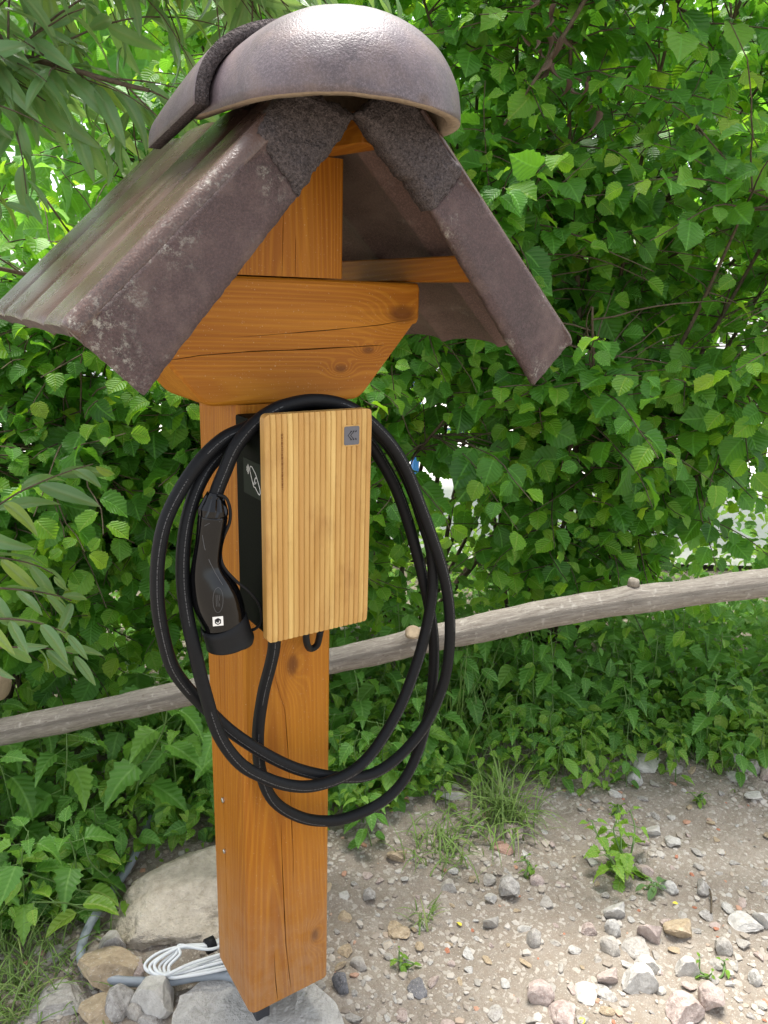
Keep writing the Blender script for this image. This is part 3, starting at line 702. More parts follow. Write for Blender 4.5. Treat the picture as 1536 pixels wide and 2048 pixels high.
# ================================================================== leaf kinds
def leaf_geo(kind, seed):
    r = random.Random(seed); rows = {'hazel': 14, 'willow': 11, 'nettle': 12, 'oval': 8, 'small': 5, 'dead': 9}[kind]; V, F, U = [], [], []
    ph, fold, droop, curl = r.uniform(0, 6), r.uniform(.10, .55), r.uniform(.05, .55), r.uniform(-.16, .16)
    for i in range(rows + 1):
        v = i / rows
        if kind == 'hazel':
            w_ = .47 * (math.sin(math.pi * v ** .88)) ** .5 * (.86 + .28 * v) if 0 < v < 1 else 0
            w_ *= (1.06 if i % 2 else .92) if 1 < i < rows else 1
            if v > .84: w_ *= ((1 - v) / .16) ** .8 * .75 + .06
        elif kind == 'willow':
            w_ = .135 * math.sin(math.pi * v ** .8) ** .7 if 0 < v < 1 else 0
        elif kind == 'nettle':
            w_ = .36 * (math.sin(math.pi * v ** .6)) ** .85 * (1 - .35 * v) if 0 < v < 1 else 0
            w_ *= (1.12 if i % 2 else .84) if 0 < i < rows else 1
        elif kind == 'dead':
            w_ = .34 * math.sin(math.pi * v ** .8) ** .7 if 0 < v < 1 else 0; fold = 1.1; droop = .8
        else:
            w_ = .30 * math.sin(math.pi * v ** .8) ** .8 if 0 < v < 1 else 0
        y = v; z = -droop * v * v * (1 if kind != 'willow' else 1.0); y = v * (1 - .25 * droop * v)
        zz = .05 * math.sin(7 * v + ph); zz2 = .05 * math.sin(8 * v + ph * 2.1)
        xs = curl * v * v
        ca, sa = math.cos(fold), math.sin(fold); dy = -.03 if (i % 2 and kind in ('hazel', 'nettle')) else 0
        V += [(xs - w_ * ca, y + dy * 0 + .0, z + w_ * sa + zz * w_ * 3), (xs, y, z), (xs + w_ * ca, y, z + w_ * sa + zz2 * w_ * 3)]
        U += [(.5 - w_, v), (.5, v), (.5 + w_, v)]
    for i in range(rows):
        k = 3 * i
        for q in ((k, k + 1, k + 4, k + 3), (k + 1, k + 2, k + 5, k + 4)): F.append(q)
    return np.array(V), F, np.array(U)
LK = {k: [leaf_geo(k, 10 + i) for i in range(5)] for k in ('hazel', 'willow', 'nettle', 'oval', 'small', 'dead')}
M['hazel'] = leafmat('hazel_leaf', (.028, .104, .013), (.092, .265, .030), (.25, .48, .06), .50, (.27, .62, .030), .45, 7)
M['hazel_young'] = leafmat('young_hazel_leaf', (.085, .23, .020), (.17, .38, .03), (.32, .45, .05), .55, (.40, .70, .02), .45, 7)
M['willow'] = leafmat('willow_leaf', (.10, .20, .08), (.165, .30, .125), (.30, .40, .06), .40, (.34, .52, .08), .30, 0.0, (.22, .30, .13))
M['nettle'] = leafmat('nettle_leaf', (.060, .165, .028), (.125, .310, .050), (.25, .47, .07), .45, (.30, .56, .05), .46, 7)
M['fresh'] = leafmat('fresh_leaf', (.13, .28, .03), (.19, .38, .045), (.30, .45, .07), .45, (.38, .60, .04), .42, 6)
M['deadleaf'] = simple('dead_brown_leaf', (.085, .058, .042), .8, .2, .4, 60)
M['grass'] = leafmat('grass_blade', (.08, .15, .03), (.16, .25, .06), (.38, .38, .16), .35, (.2, .34, .05), .45, 0.0)
M['twig'] = barkmat('twig_bark', (.055, .040, .026), (.14, .11, .075), None, 60)
M['stem'] = simple('green_stem', (.10, .18, .045), .5, .4, .25, 40)
M['bark'] = barkmat('grey_rail_bark', (.17, .145, .12), (.33, .295, .245), (.50, .475, .42), 38, (1, 1, 1))

def frame_mat(pos, tip, nrm, size):
    t = np.asarray(tip, float); t /= np.linalg.norm(t) + 1e-9; n = np.asarray(nrm, float); n = n - (n @ t) * t; n /= np.linalg.norm(n) + 1e-9
    x = np.cross(t, n); m_ = np.eye(4); m_[:3, 0] = x * size; m_[:3, 1] = t * size; m_[:3, 2] = n * size; m_[:3, 3] = pos; return m_
class Leaves:
    all = []
    def __init__(s, kind, mat): s.kind, s.mat, s.m, s.v = kind, mat, [], []; s.pick = None; Leaves.all.append(s)
    def add(s, pos, tip, nrm, size): s.m.append(frame_mat(pos, tip, nrm, size)); s.v.append(rng.integers(5))
    def join(s, name, parent, idx, base, label=None):
        Vs, Fs, Us, n0 = [], [], [], 0
        idx = np.asarray(idx, int); ms = np.array(s.m)[idx] if len(idx) else np.zeros((0, 4, 4)); vs = np.array(s.v)[idx] if len(idx) else np.zeros(0, int)
        for k in range(5):
            g = ms[vs == k]
            if not len(g): continue
            V, F, U = LK[s.kind][k]; nv = len(V)
            W3 = np.einsum('kij,nj->kni', g[:, :3, :3], V) + g[:, None, :3, 3] - np.asarray(base)
            Vs.append(W3.reshape(-1, 3)); Us.append(np.tile(U, (len(g), 1)))
            Fs.append((np.array(F)[None] + (np.arange(len(g)) * nv)[:, None, None] + n0).reshape(-1, 4)); n0 += nv * len(g)
        if not Vs: return None
        V, F, U = np.concatenate(Vs), np.concatenate(Fs), np.concatenate(Us)
        me = bpy.data.meshes.new(name); me.vertices.add(len(V)); me.vertices.foreach_set('co', V.astype(np.float32).ravel())
        me.loops.add(F.size); me.loops.foreach_set('vertex_index', F.astype(np.int32).ravel())
        me.polygons.add(len(F)); me.polygons.foreach_set('loop_start', np.arange(0, F.size, 4, dtype=np.int32))
        me.polygons.foreach_set('use_smooth', np.ones(len(F), bool))
        l = me.uv_layers.new(name='uv'); l.data.foreach_set('uv', U[F.ravel()].astype(np.float32).ravel()); me.update(); me.validate()
        o_ = link(name, me, s.mat, parent); tag(o_, label, None, None, 'stuff'); return o_
    def parts(s, parent, idx, base):
        key = (s.kind, s.mat.name)
        if key not in LM:
            LM[key] = []
            for V, F, U in LK[s.kind]:
                me = bpy.data.meshes.new('leaf'); me.from_pydata([tuple(v) for v in V], [], F); l = me.uv_layers.new(name='uv')
                li = np.zeros(len(me.loops), np.int32); me.loops.foreach_get('vertex_index', li); l.data.foreach_set('uv', U[li].astype(np.float32).ravel())
                me.polygons.foreach_set('use_smooth', [True] * len(F)); me.materials.append(s.mat); LM[key].append(me)
        B_ = Matrix.Translation(-Vector(base))
        for i in idx:
            o_ = bpy.data.objects.new('leaf', LM[key][s.v[i]]); COL.objects.link(o_); o_.parent = parent; o_.matrix_basis = B_ @ Matrix(s.m[i])
LM = {}
def unit(v): v = np.asarray(v, float); return v / (np.linalg.norm(v) + 1e-9)
UP = np.array([0, 0, 1.0])
ru = rng.uniform
def in_roof(p): return -.34 < p[0] < .68 and -.25 < p[1] < .56 and 1.05 < p[2] < 1.75
def in_post(p): return -.12 < p[0] < .35 and -.2 < p[1] < .3 and p[2] < 1.3

# ------------------------------------------------------------------ hazel shrubs
def hazel(base, stems, nshoot, zlo, zhi, spread, label, dens=lambda p: 1.0, lsize=(.045, .098), seed=0, rlim=(-9, 9)):
    """stems: list of control polylines (world); shoots with two rows of leaves leave them"""
    global rng
    rng = np.random.default_rng(100 + seed)
    T_ = thing('hazel_shrub', label, 'shrub', tuple(base)); L = Leaves('hazel', M['hazel']); L2 = Leaves('hazel', M['hazel_young']); L.cap, L2.cap = 235, 65; tw = Bag(); B0 = np.asarray(base)
    curves = []
    for i, st in enumerate(stems):
        c = spline(st, 8); r0 = ru(.008, .015); rad = np.linspace(r0, .003, len(c)); g = Bag(); g.tube(c, rad, 7); g.out('stem', M['twig'], T_, B0)
        curves.append(c)
    made = 0; tries = 0
    while made < nshoot and tries < nshoot * 12:
        tries += 1
        c = curves[rng.integers(len(curves))]; p = c[rng.integers(len(c) // 5, len(c))].copy()
        if not (zlo < p[2] < zhi) or rng.random() > dens(p): continue
        d = unit(Rv * rng.normal(0, .9) - Dv * rng.normal(.45, .55) + UP * rng.normal(.25, .35)); n = int(ru(5, 10)); step = ru(.038, .058); ax = [p.copy()]
        d0 = d.copy(); sgn = 1
        for k in range(n):
            d = unit(d + UP * (-.05) + rng.normal(0, .10, 3)); p = p + d * step
            ax.append(p.copy())
            if in_roof(p) or in_post(p) or p[2] < .12 or (p - CAM) @ Dv < 1.35: break
            side = unit(np.cross(d, UP)) * sgn; sgn = -sgn
            t = unit(d * .5 + side * ru(.5, .95) - UP * ru(.05, .55)); nr = unit(UP * ru(.5, 1.1) - Dv * ru(.0, .75) + rng.normal(0, .42, 3) + d0 * .1)
            sz = ru(*lsize) * (1.0 if k < n - 2 else .68)
            if rng.random() < dens(p): (L2 if (k >= n - 2 and rng.random() < .75) or rng.random() < .07 else L).add(p + t * .012, t, nr, sz)
        if len(ax) > 2:
            a = np.array(ax); tw.tube(a, np.linspace(.0028, .0012, len(a)), 4, False)
        made += 1
    tg = tw.out('twigs', M['twig'], T_, B0); tag(tg, kind='stuff')
    L.owner, L.base = T_, B0; L2.owner, L2.base = T_, B0; return L
def fan(r0, d0, ends, seed):
    rr_ = random.Random(seed); out = []
    for (r1, d1, z1) in ends:
        a = P(r0 + rr_.uniform(-.12, .12), d0 + rr_.uniform(-.08, .08), GZ - .03); e = P(r1, d1, z1)
        m1 = a * .62 + e * .38 + np.array([rr_.uniform(-.06, .06), rr_.uniform(-.06, .06), .16]); m2 = a * .28 + e * .72 + np.array([rr_.uniform(-.06, .06), rr_.uniform(-.06, .06), .12]); out.append([a, m1, m2, e])
    return out
def gap(p):                                                # lower storey is thin: daylight from the lot shows through
    z = p[2]
    return (1.0 if noise.noise((p[0] * 3.4, p[1] * 3.4 + 7, z * 3.4)) > -.20 else .12) if z > 1.1 else (.95 if noise.noise((p[0] * 4.5, p[1] * 4.5, z * 5)) > -.30 else .08)
hz = []
hz.append(hazel(P(.62, 2.75, GZ), fan(.62, 2.75, [(.0, 2.45, 2.3), (.25, 2.35, 2.5), (.45, 2.2, 2.35), (.62, 2.5, 2.7), (.85, 2.3, 2.5), (1.1, 2.4, 2.5), (1.35, 2.3, 2.2), (1.6, 2.5, 2.0), (.3, 2.25, 1.5), (.95, 2.15, 1.55), (1.3, 2.2, 1.3), (.55, 2.1, 1.25), (1.8, 2.6, 1.6)], 3), 1080, .10, 2.9, 1,
                'large hazel shrub right of the post with many slender brown stems', gap, seed=1))
hz.append(hazel(P(-.35, 2.55, GZ), fan(-.35, 2.55, [(-.95, 2.3, 1.5), (-.75, 2.15, 1.15), (-.5, 2.2, 1.35), (-.3, 2.15, 1.0), (-.15, 2.3, 1.5), (.1, 2.3, 1.25), (.2, 2.2, .95), (-1.1, 2.4, 1.0), (-.4, 2.6, 2.0), (-.85, 2.6, 1.8), (-1.25, 2.3, .75), (-1.3, 2.4, 1.25), (-.9, 2.2, .8), (-1.15, 2.25, 1.35)], 5), 900, .10, 2.2, 1,
                'dark hazel shrub behind the post, under the left roof slope', gap, seed=2))
hz.append(hazel(P(.15, 3.15, GZ), fan(.15, 3.15, [(-.9, 3.1, 2.6), (-.5, 3.0, 2.8), (-.1, 2.9, 2.7), (.3, 3.0, 2.9), (.7, 3.1, 2.9), (1.2, 3.1, 2.9), (1.7, 3.1, 2.6), (2.1, 3.0, 2.2), (1.5, 3.0, 1.7), (-.9, 3.0, 1.7), (.5, 3.0, 1.9)], 7), 950, .25, 3.1, 1,
                'rear hazel shrub whose top fills the hedge above the ridge tile', lambda p: 1.0 if p[2] > 1.1 else (.8 if noise.noise((p[0] * 4, p[1] * 4, p[2] * 5 + 9)) > -.22 else .06), seed=3))
hz.append(hazel(P(-1.15, 2.25, GZ), fan(-1.15, 2.25, [(-1.3, 2.1, .9), (-1.0, 2.05, .7), (-.8, 2.1, .95), (-1.45, 2.3, 1.2), (-.95, 2.3, 1.3), (-.7, 2.2, .6), (-1.2, 2.0, .5)], 9), 420, .08, 1.5, 1,
                'low hazel bush at the left edge above the rail', lambda p: .95 if noise.noise((p[0] * 5, p[1] * 5, p[2] * 5 + 3)) > -.25 else .1, seed=4))
# dead twig with curled brown leaves beside the ridge tile
rng = np.random.default_rng(5)
DT0 = P(.42, 2.25, 1.75); DT = thing('dead_branch', 'broken dead branch with curled brown leaves hanging right of the ridge tile', 'branch', tuple(DT0))
dpath = spline([P(.62, 2.3, 2.25), P(.5, 2.22, 2.02), P(.40, 2.2, 1.85), P(.30, 2.2, 1.70)], 6); g = Bag(); g.tube(dpath, np.linspace(.008, .003, len(dpath)), 7); g.out('branch', M['twig'], DT, DT0)
LD = Leaves('dead', M['deadleaf']); LD.owner, LD.base = DT, DT0
for i in range(26):
    p = P(.42 + rng.normal(0, .06), 2.17 + rng.normal(0, .04), 1.88 + rng.normal(0, .09)); LD.add(p, unit(-UP + rng.normal(0, .7, 3)), rng.normal(0, 1, 3), ru(.025, .055))

# ------------------------------------------------------------------ willow (upper left)
rng = np.random.default_rng(21)
WT0 = P(-1.75, 2.0, GZ); WL = thing('willow_tree', 'willow with long narrow leaves reaching in over the left roof slope', 'tree', tuple(WT0))
LW = Leaves('willow', M['willow']); LW.owner, LW.base = WL, WT0
g = Bag(); g.tube(spline([WT0, P(-1.72, 2.0, .8), P(-1.6, 1.98, 1.6), P(-1.5, 1.9, 2.4), P(-1.4, 1.9, 3.0)], 6), np.linspace(.06, .025, 25), 10); g.out('trunk', M['twig'], WL, WT0)
tw = Bag(); limbs = []
for pts in ([P(-1.6, 1.98, 1.55), P(-1.15, 1.75, 1.86), P(-.75, 1.62, 1.93), P(-.38, 1.6, 1.86), P(-.22, 1.65, 1.80)], [P(-1.55, 1.95, 1.85), P(-1.1, 1.9, 2.15), P(-.7, 1.85, 2.2), P(-.45, 1.9, 2.1), P(-.25, 2.0, 2.0)],
            [P(-1.65, 2.0, 1.2), P(-1.2, 1.6, 1.50), P(-.9, 1.42, 1.58), P(-.66, 1.36, 1.55)], [P(-1.65, 2.0, 1.3), P(-1.2, 1.75, 1.6), P(-.8, 1.62, 1.68), P(-.45, 1.6, 1.62)], [P(-1.5, 1.9, 2.2), P(-1.1, 1.6, 2.35), P(-.7, 1.5, 2.3), P(-.45, 1.5, 2.15)],
            [P(-1.7, 2.0, .7), P(-1.3, 1.6, .92), P(-.95, 1.4, .86), P(-.70, 1.34, .78)], [P(-1.7, 2.0, .8), P(-1.3, 1.9, 1.15), P(-1.0, 1.8, 1.3), P(-.75, 1.8, 1.28)]):
    c = spline(pts, 8); limbs.append(c); tw.tube(c, np.linspace(.012, .004, len(c)), 7)
def wshoot(p, d, n, step, sz, fall):
    ax = [p.copy()]; sgn = 1
    for k in range(n):
        d = unit(d - UP * fall + rng.normal(0, .06, 3)); p = p + d * step; ax.append(p.copy())
        if in_roof(p) or (p - CAM) @ Dv < 1.0: break
        sd_ = unit(np.cross(d, UP) + rng.normal(0, .3, 3)) * sgn; sgn = -sgn
        t = unit(d * .75 + sd_ * ru(.45, 1.0) - UP * ru(.0, .75)); nr = unit(UP * ru(.4, 1) - Dv * ru(.2, 1) + rng.normal(0, .35, 3))
        s_ = ru(*sz) * (1 - .45 * max(0, k / n - .55) / .45)
        q = p + t * s_
        if not in_roof(q): LW.add(p + t * .006, t, nr, s_)
    if len(ax) > 2: a = np.array(ax); tw.tube(a, np.linspace(.0024, .001, len(a)), 4, False)
for li, c in enumerate(limbs):
    for i in range(64 if li < 5 else 2):
        p = c[rng.integers(len(c) // 4, len(c))]; d = unit(Rv * ru(-.3, 1) - Dv * rng.normal(.15, .5) + UP * rng.normal(.1, .5)); wshoot(p.copy(), d, int(ru(6, 12)), ru(.026, .04), (.085, .135), .06)
# a few near sprays that the photo shows large
for (px, py, d_, dx, dz) in ((5, 235, 1.22, .8, -.25), (-20, 60, 1.3, .9, .0), (120, 20, 1.35, .7, -.2), (20, 330, 1.15, .5, -.5), (150, 150, 1.35, .75, -.3), (200, 60, 1.4, .8, -.5), (-30, 150, 1.2, .9, -.1), (250, 20, 1.45, .6, -.6)):
    r_ = ray(px, py); p = CAM + r_ * (d_ / (r_ @ Dv)); wshoot(p, unit(Rv * dx + UP * dz + Dv * .1), 9, .030, (.09, .135), .09)
for (px, py, d_) in ((-60, 1180, 1.25), (-70, 1240, 1.2), (-50, 1300, 1.25), (-90, 1120, 1.3)):
    r_ = ray(px, py); p = CAM + r_ * (d_ / (r_ @ Dv)); wshoot(p, unit(Rv * .9 + UP * .15 + Dv * .1), 7, .024, (.055, .10), .09)
tg = tw.out('branches', M['twig'], WL, WT0)
tag(tg, kind='stuff')

# ------------------------------------------------------------------ far foliage seen through the hedge
rng = np.random.default_rng(31)
FB = Leaves('small', M['hazel']); FB.owner = None; FB.base = np.zeros(3)
for i in range(9500):
    r_ = ru(-2.8, 4.2); d_ = ru(4.3, 6.2); z = 1.0 + 3.4 * rng.random() ** .9
    z = max(z, 1.3 + .5 * noise.noise((r_ * 1.1, 3, 1)));
    if noise.noise((r_ * 1.6, z * 1.6, d_ * .7)) < -.36: continue
    FB.add(P(r_, d_, z), unit(-UP + rng.normal(0, .8, 3)), unit(UP * .6 - Dv * .5 + rng.normal(0, .5, 3)), ru(.14, .24))
FB.stuff_name = ('background_foliage', 'far-off mass of green trees beyond the hedge')
BG = Leaves('oval', M['fresh']); BG.owner = None; BG.base = np.zeros(3); BG.stuff_name = ('bank_plants', 'sunny low plants on the bank beyond the hedge')
for i in range(2800):
    r_ = ru(-2.5, 3.6); d_ = ru(3.35, 3.95); BG.add(P(r_, d_, GZ + .35 * rng.random() ** 1.5 * (1.0 if r_ < .6 else 2.0)), unit(UP * .3 + rng.normal(0, .7, 3)), unit(UP + rng.normal(0, .5, 3)), ru(.04, .075))

# ------------------------------------------------------------------ ground cover and nettles
def edge_d(r): return .06 * noise.noise((r * 5.0, 2.2, .3)) + .04 * noise.noise((r * 13.0, 5.2, .3)) + float(np.interp(r, [-.9, -.70, -.62, -.485, -.05, .225, .5, .85, 1.5, 2.2], [1.30, 1.34, 1.44, 1.66, 1.72, 1.90, 2.0, 2.09, 2.08, 2.02]))
rng = np.random.default_rng(41)
GF = Leaves('oval', M['fresh']); GF.owner = None; GF.base = np.zeros(3); GF.stuff_name = ('brightened_weeds', 'low green weeds between the nettles under the rail, coloured brighter against the hedge shade')  # share of the ground cover in brighter leaf colour, making up for hedge shade
GC = Leaves('oval', M['nettle']); GC.owner = None; GC.base = np.zeros(3); GC.stuff_name = ('ground_cover', 'dense low green weeds under the hedge')
for i in range(13000):
    r_ = ru(-1.7, 2.6); e = edge_d(r_); d_ = e + .04 + (3.25 - e) * rng.random() ** 1.2
    if noise.noise((r_ * 4, d_ * 4, 2)) > .34 and d_ < e + .2: continue
    p = P(r_, d_, 0); h_ = min(1, (d_ - e) / .35 + .25); z = ground_z(p[0], p[1]) + .02 + (.17 if i % 3 or d_ < 2.2 else .62) * rng.random() ** 1.6 * h_
    p[2] = z; (GF if i % 5 < 2 and d_ < 2.5 else GC).add(p, unit(UP * ru(-.3, .5) - Dv * .25 + rng.normal(0, .7, 3)), unit(UP - Dv * .35 + rng.normal(0, .35, 3)), ru(.028, .07))
G2 = Leaves('small', M['fresh']); G2.owner = None; G2.base = np.zeros(3); G2.stuff_name = ('creeping_weeds', 'small bright creeping weeds between the nettles')
for i in range(5000):
    r_ = ru(-1.5, 2.4); e = edge_d(r_); d_ = e + (2.6 - e) * rng.random() ** 1.6
    if noise.noise((r_ * 3, d_ * 3, 7)) < .0: continue
    p = P(r_, d_, 0); p[2] = ground_z(p[0], p[1]) + .01 + .14 * rng.random(); G2.add(p, unit(UP * .2 - Dv * .2 + rng.normal(0, .7, 3)), unit(UP - Dv * .3 + rng.normal(0, .4, 3)), ru(.012, .028))
# a few protos of each height, then copies
def plant_proto(name, kind, mat, h, npair, lsz, seed, label, cat, group, alt=False, lean=.12, nst=1):
    rr_ = np.random.default_rng(seed); T_ = thing(name, label, cat, (0, 0, 0), group)
    g_ = Bag(); L = Leaves(kind, mat); Leaves.all.pop()
    for q_ in range(nst):
        top = np.array([rr_.normal(0, lean) * h, rr_.normal(0, lean) * h, h]); c = spline([(0, 0, -.02), top * .4 + rr_.normal(0, .008, 3), top * .75 + rr_.normal(0, .01, 3), top], 5)
        g_.tube(c, np.linspace(.0032, .0014, len(c)), 5)
        a0 = ru(0, 6)
        for k in range(npair):
            f = .16 + .82 * k / max(1, npair - 1); p = np.array([np.interp(f, np.linspace(0, 1, len(c)), c[:, i]) for i in range(3)])
            for sgn in ((0, math.pi) if not alt else (0,)):
                a = a0 + k * (math.pi / 2 if not alt else 2.4) + sgn + rr_.normal(0, .25); rad = np.array([math.cos(a), math.sin(a), 0])
                t = unit(rad + UP * (rr_.uniform(-.45, .2) + .5 * (f > .9))); sz = lsz * (1.05 - .55 * max(0, f - .55) / .45) * rr_.uniform(.85, 1.15) * (.7 + .3 * min(1, f / .35))
                pet = p + rad * lsz * .28; g_.tube(np.array([p, pet]), .0010, 4, False); L.add(pet, t, unit(UP * 1.0 + rad * .25 + rr_.normal(0, .15, 3)), sz)
    g_.out('stem', M['stem'], T_, np.zeros(3)); L.parts(T_, range(len(L.m)), (0, 0, 0)); return T_
def dup(root, loc, rz, sc, label=None, group=None):
    r_ = root.copy(); COL.objects.link(r_); r_.location = loc; r_.rotation_euler = (0, 0, rz); r_.scale = (sc,) * 3
    if label: r_['label'] = label
    if group: r_['group'] = group
    for ch in root.children:
        c_ = ch.copy(); COL.objects.link(c_); c_.parent = r_
    return r_
GRP_L, LAB_L = 'nettles left of the post', 'green nettle with toothed leaves in the nettle bed left of the post'
GRP_R, LAB_R = 'leafy weeds under the rail right of the post', 'leafy green weed in the bank under the rail right of the post'
NLB = ['tall broad-leaved', 'middling', 'low young', 'tallest slender']
protoN = [plant_proto('nettle', 'nettle', M['nettle'], h, n_, s_, 60 + i, NLB[i] + ' ' + LAB_L, 'nettle', NLB[i] + ' ' + GRP_L) for i, (h, n_, s_) in enumerate([(.34, 6, .125), (.26, 5, .115), (.19, 4, .09), (.38, 7, .115)])]
RLB = ['dark toothed', 'bright toothed', 'dark smooth-leaved', 'low bright smooth-leaved', 'tall dark toothed']
LAB_R = LAB_R.replace('leafy green weed', 'weed')
protoR = [plant_proto('leafy_weed', k, mt, h, n_, s_, 80 + i, RLB[i] + ' ' + LAB_R, 'weed', RLB[i] + ' weeds under the rail') for i, (k, mt, h, n_, s_) in enumerate([('nettle', M['nettle'], .32, 6, .095), ('nettle', M['fresh'], .24, 5, .08), ('oval', M['nettle'], .28, 6, .10), ('oval', M['fresh'], .19, 5, .07), ('nettle', M['nettle'], .40, 7, .10)])]
used = set(); rng = np.random.default_rng(52)
def place(protos, p, rz, sc):
    i = int(rng.integers(len(protos))); q = protos[i]; loc = (p[0], p[1], ground_z(p[0], p[1]))
    if q.name not in used: used.add(q.name); q.location = loc; q.rotation_euler = (0, 0, rz); q.scale = (sc,) * 3
    else: dup(q, loc, rz, sc)
taken = []
def scatter(protos, n, rr0, rr1, dmax, mind, ok=lambda p: True):
    k = t_ = 0
    while k < n and t_ < 4000:
        t_ += 1; r_ = ru(rr0, rr1); e = edge_d(r_); d_ = e + .03 + (dmax - e) * rng.random() ** 1.3; p = P(r_, d_, 0)
        if not ok(p) or any((p[0] - a) ** 2 + (p[1] - b) ** 2 < mind * mind for a, b in taken): continue
        taken.append((p[0], p[1])); place(protos, p, ru(0, 6.28), ru(.75, 1.15) * (.6 + .4 * min(1, (d_ - e) / .3 + .2))); k += 1
scatter(protoN, 48, -1.05, -.12, 2.25, .055, lambda p: not (-.16 < p[0] < .40 and .30 < p[1] < .70))
scatter(protoR, 85, -.1, 1.75, 2.5, .06)
def edge_spill(n):
    for i in range(n):
        r_ = ru(-.05, 1.7); d_ = edge_d(r_) - abs(rng.normal(0, .06)) + .03; p = P(r_, d_, 0); place(protoR[1:4], p, ru(0, 6.28), ru(.4, .75))
edge_spill(34)
# single plants
def one(T_, p): T_.location = (p[0], p[1], ground_z(p[0], p[1]))
q = at(1252, 1745, 'z', GZ); one(plant_proto('young_weed', 'nettle', M['fresh'], .12, 4, .052, 91, 'bright green young weed growing alone out of the stony dirt', 'weed', None, False, .5, 5), q)
q = at(258, 1800, 'z', GZ); one(plant_proto('bramble_sprig', 'oval', M['fresh'], .17, 5, .075, 92, 'bright yellow-green bramble sprig leaning over the big boulder', 'sprig', None, True, .5, 3), q)
q = at(1304, 1778, 'z', GZ); one(plant_proto('rosette', 'oval', M['willow'], .022, 3, .034, 93, 'little grey-green leaf rosette flat on the dirt beside a pale stone', 'weed', None, False, .3, 2), q)
for i_, (px_, py_, lb_) in enumerate(((1222, 1632, 'tiny green sprout on the dirt far right of the floppy grass'), (1055, 1745, 'small creeping sprout above the angular grey stone'), (1412, 1950, 'tiny sprout between the stones at lower right'), (1395, 1600, 'tiny sprout in front of the far stone pile'), (808, 1935, 'tiny sprout on the dirt right of the post foot'))):
    q = at(px_, py_, 'z', GZ); one(plant_proto('sprout', 'oval', M['fresh'], .03, 3, .020, 95 + i_, lb_, 'sprout', None, False, .5, 3), q)
tq = [at(x, y, 'z', GZ + .006) for x, y in ((1419, 1778), (1423, 1800), (1422, 1826))]; V, F, U = tube_geo(spline(tq, 4), .0022, 6); tag(mesh('twig', V, F, M['twig'], None, True), 'short dry brown twig lying on the dirt at the right', 'twig')

# ------------------------------------------------------------------ grass
def grass(name, label, px, py, n, spread, h, flop, mat=None, seed=0, cat='grass tuft'):
    rr_ = np.random.default_rng(300 + seed); c0 = at(px, py, 'z', GZ); c0[2] = ground_z(c0[0], c0[1]); T_ = thing(name, label, cat, tuple(c0)); V, F, U = [], [], []
    for i in range(n):
        a = rr_.uniform(0, 6.28); b = rr_.normal(0, spread, 2); L = h * rr_.uniform(.45, 1.1); dirv = np.array([math.cos(a), math.sin(a), 0]); w_ = rr_.uniform(.0014, .0028); fl = flop * rr_.uniform(.3, 1.3)
        side = np.array([-dirv[1], dirv[0], 0]); k0 = len(V); ns = 6; p = np.array([b[0], b[1], -.004]); ang = rr_.uniform(1.0, 1.5)
        for k in range(ns + 1):
            ww = w_ * (1 - (k / ns) ** 2) + .0002; V += [tuple(p - side * ww), tuple(p + side * ww)]; U += [(.45, k / ns), (.55, k / ns)]
            p = p + (dirv * math.cos(ang) + UP * math.sin(ang)) * L / ns; ang -= fl / ns; p[2] = max(p[2], .002)
        F += [(k0 + 2 * k, k0 + 2 * k + 1, k0 + 2 * k + 3, k0 + 2 * k + 2) for k in range(ns)]
    o_ = mesh('blades', V, F, M['grass'], T_, True, None, U); tag(o_, kind='stuff'); return T_
grass('grass_tuft', 'long pale grass tuft flopping over the edge of the dirt right of the cable loop', 1000, 1640, 170, .04, .21, 2.8, seed=1)
grass('grass_tuft', 'upright green grass blades behind the floppy tuft under the rail', 985, 1560, 60, .05, .12, 1.8, seed=2)
grass('grass_tuft', 'short green grass tuft on bare dirt just right of the post', 890, 1700, 90, .045, .13, 2.3, seed=3)
grass('grass_tuft', 'thin wispy grass tuft in the dirt below the short tuft', 850, 1840, 22, .02, .07, 1.4, seed=4)
grass('grass_tuft', 'patch of matted grass in the lower left corner', 40, 1960, 240, .075, .13, 2.2, seed=5)
grass('grass_tuft', 'grass along the left edge above the matted patch', 10, 1860, 120, .06, .16, 1.8, seed=6)
grass('grass_tuft', 'tall meadow grass behind the right side of the cable loop', 905, 1500, 60, .05, .42, .7, seed=7)
grass('grass_tuft', 'low grass beside the stones at the far right edge of the dirt', 1440, 1520, 50, .06, .10, 1.4, seed=8)

# ------------------------------------------------------------------ which leaves show largest: those become parts
Wc, Hc, CS = 96, 128, 16
zb = np.full((Hc, Wc), 1e9)
def block(poly, dist):                                     # the post, roof and box hide what is behind them
    poly = np.array(poly, float)
    for j in range(Hc):
        for i in range(Wc):
            x, y = (i + .5) * CS, (j + .5) * CS; c_ = False; n_ = len(poly)
            for k in range(n_):
                (x1, y1), (x2, y2) = poly[k], poly[(k + 1) % n_]
                if (y1 > y) != (y2 > y) and x < (x2 - x1) * (y - y1) / (y2 - y1) + x1: c_ = not c_
            if c_: zb[j, i] = min(zb[j, i], dist)
block([(0, 590), (300, 240), (600, 40), (760, 10), (930, 240), (1150, 680), (1075, 770), (840, 570), (838, 660), (735, 800), (400, 820), (290, 790), (130, 650)], 1.1)
block([(400, 820), (748, 820), (735, 1240), (668, 1280), (655, 1950), (508, 2030), (430, 1910)], 1.1)
entries = []
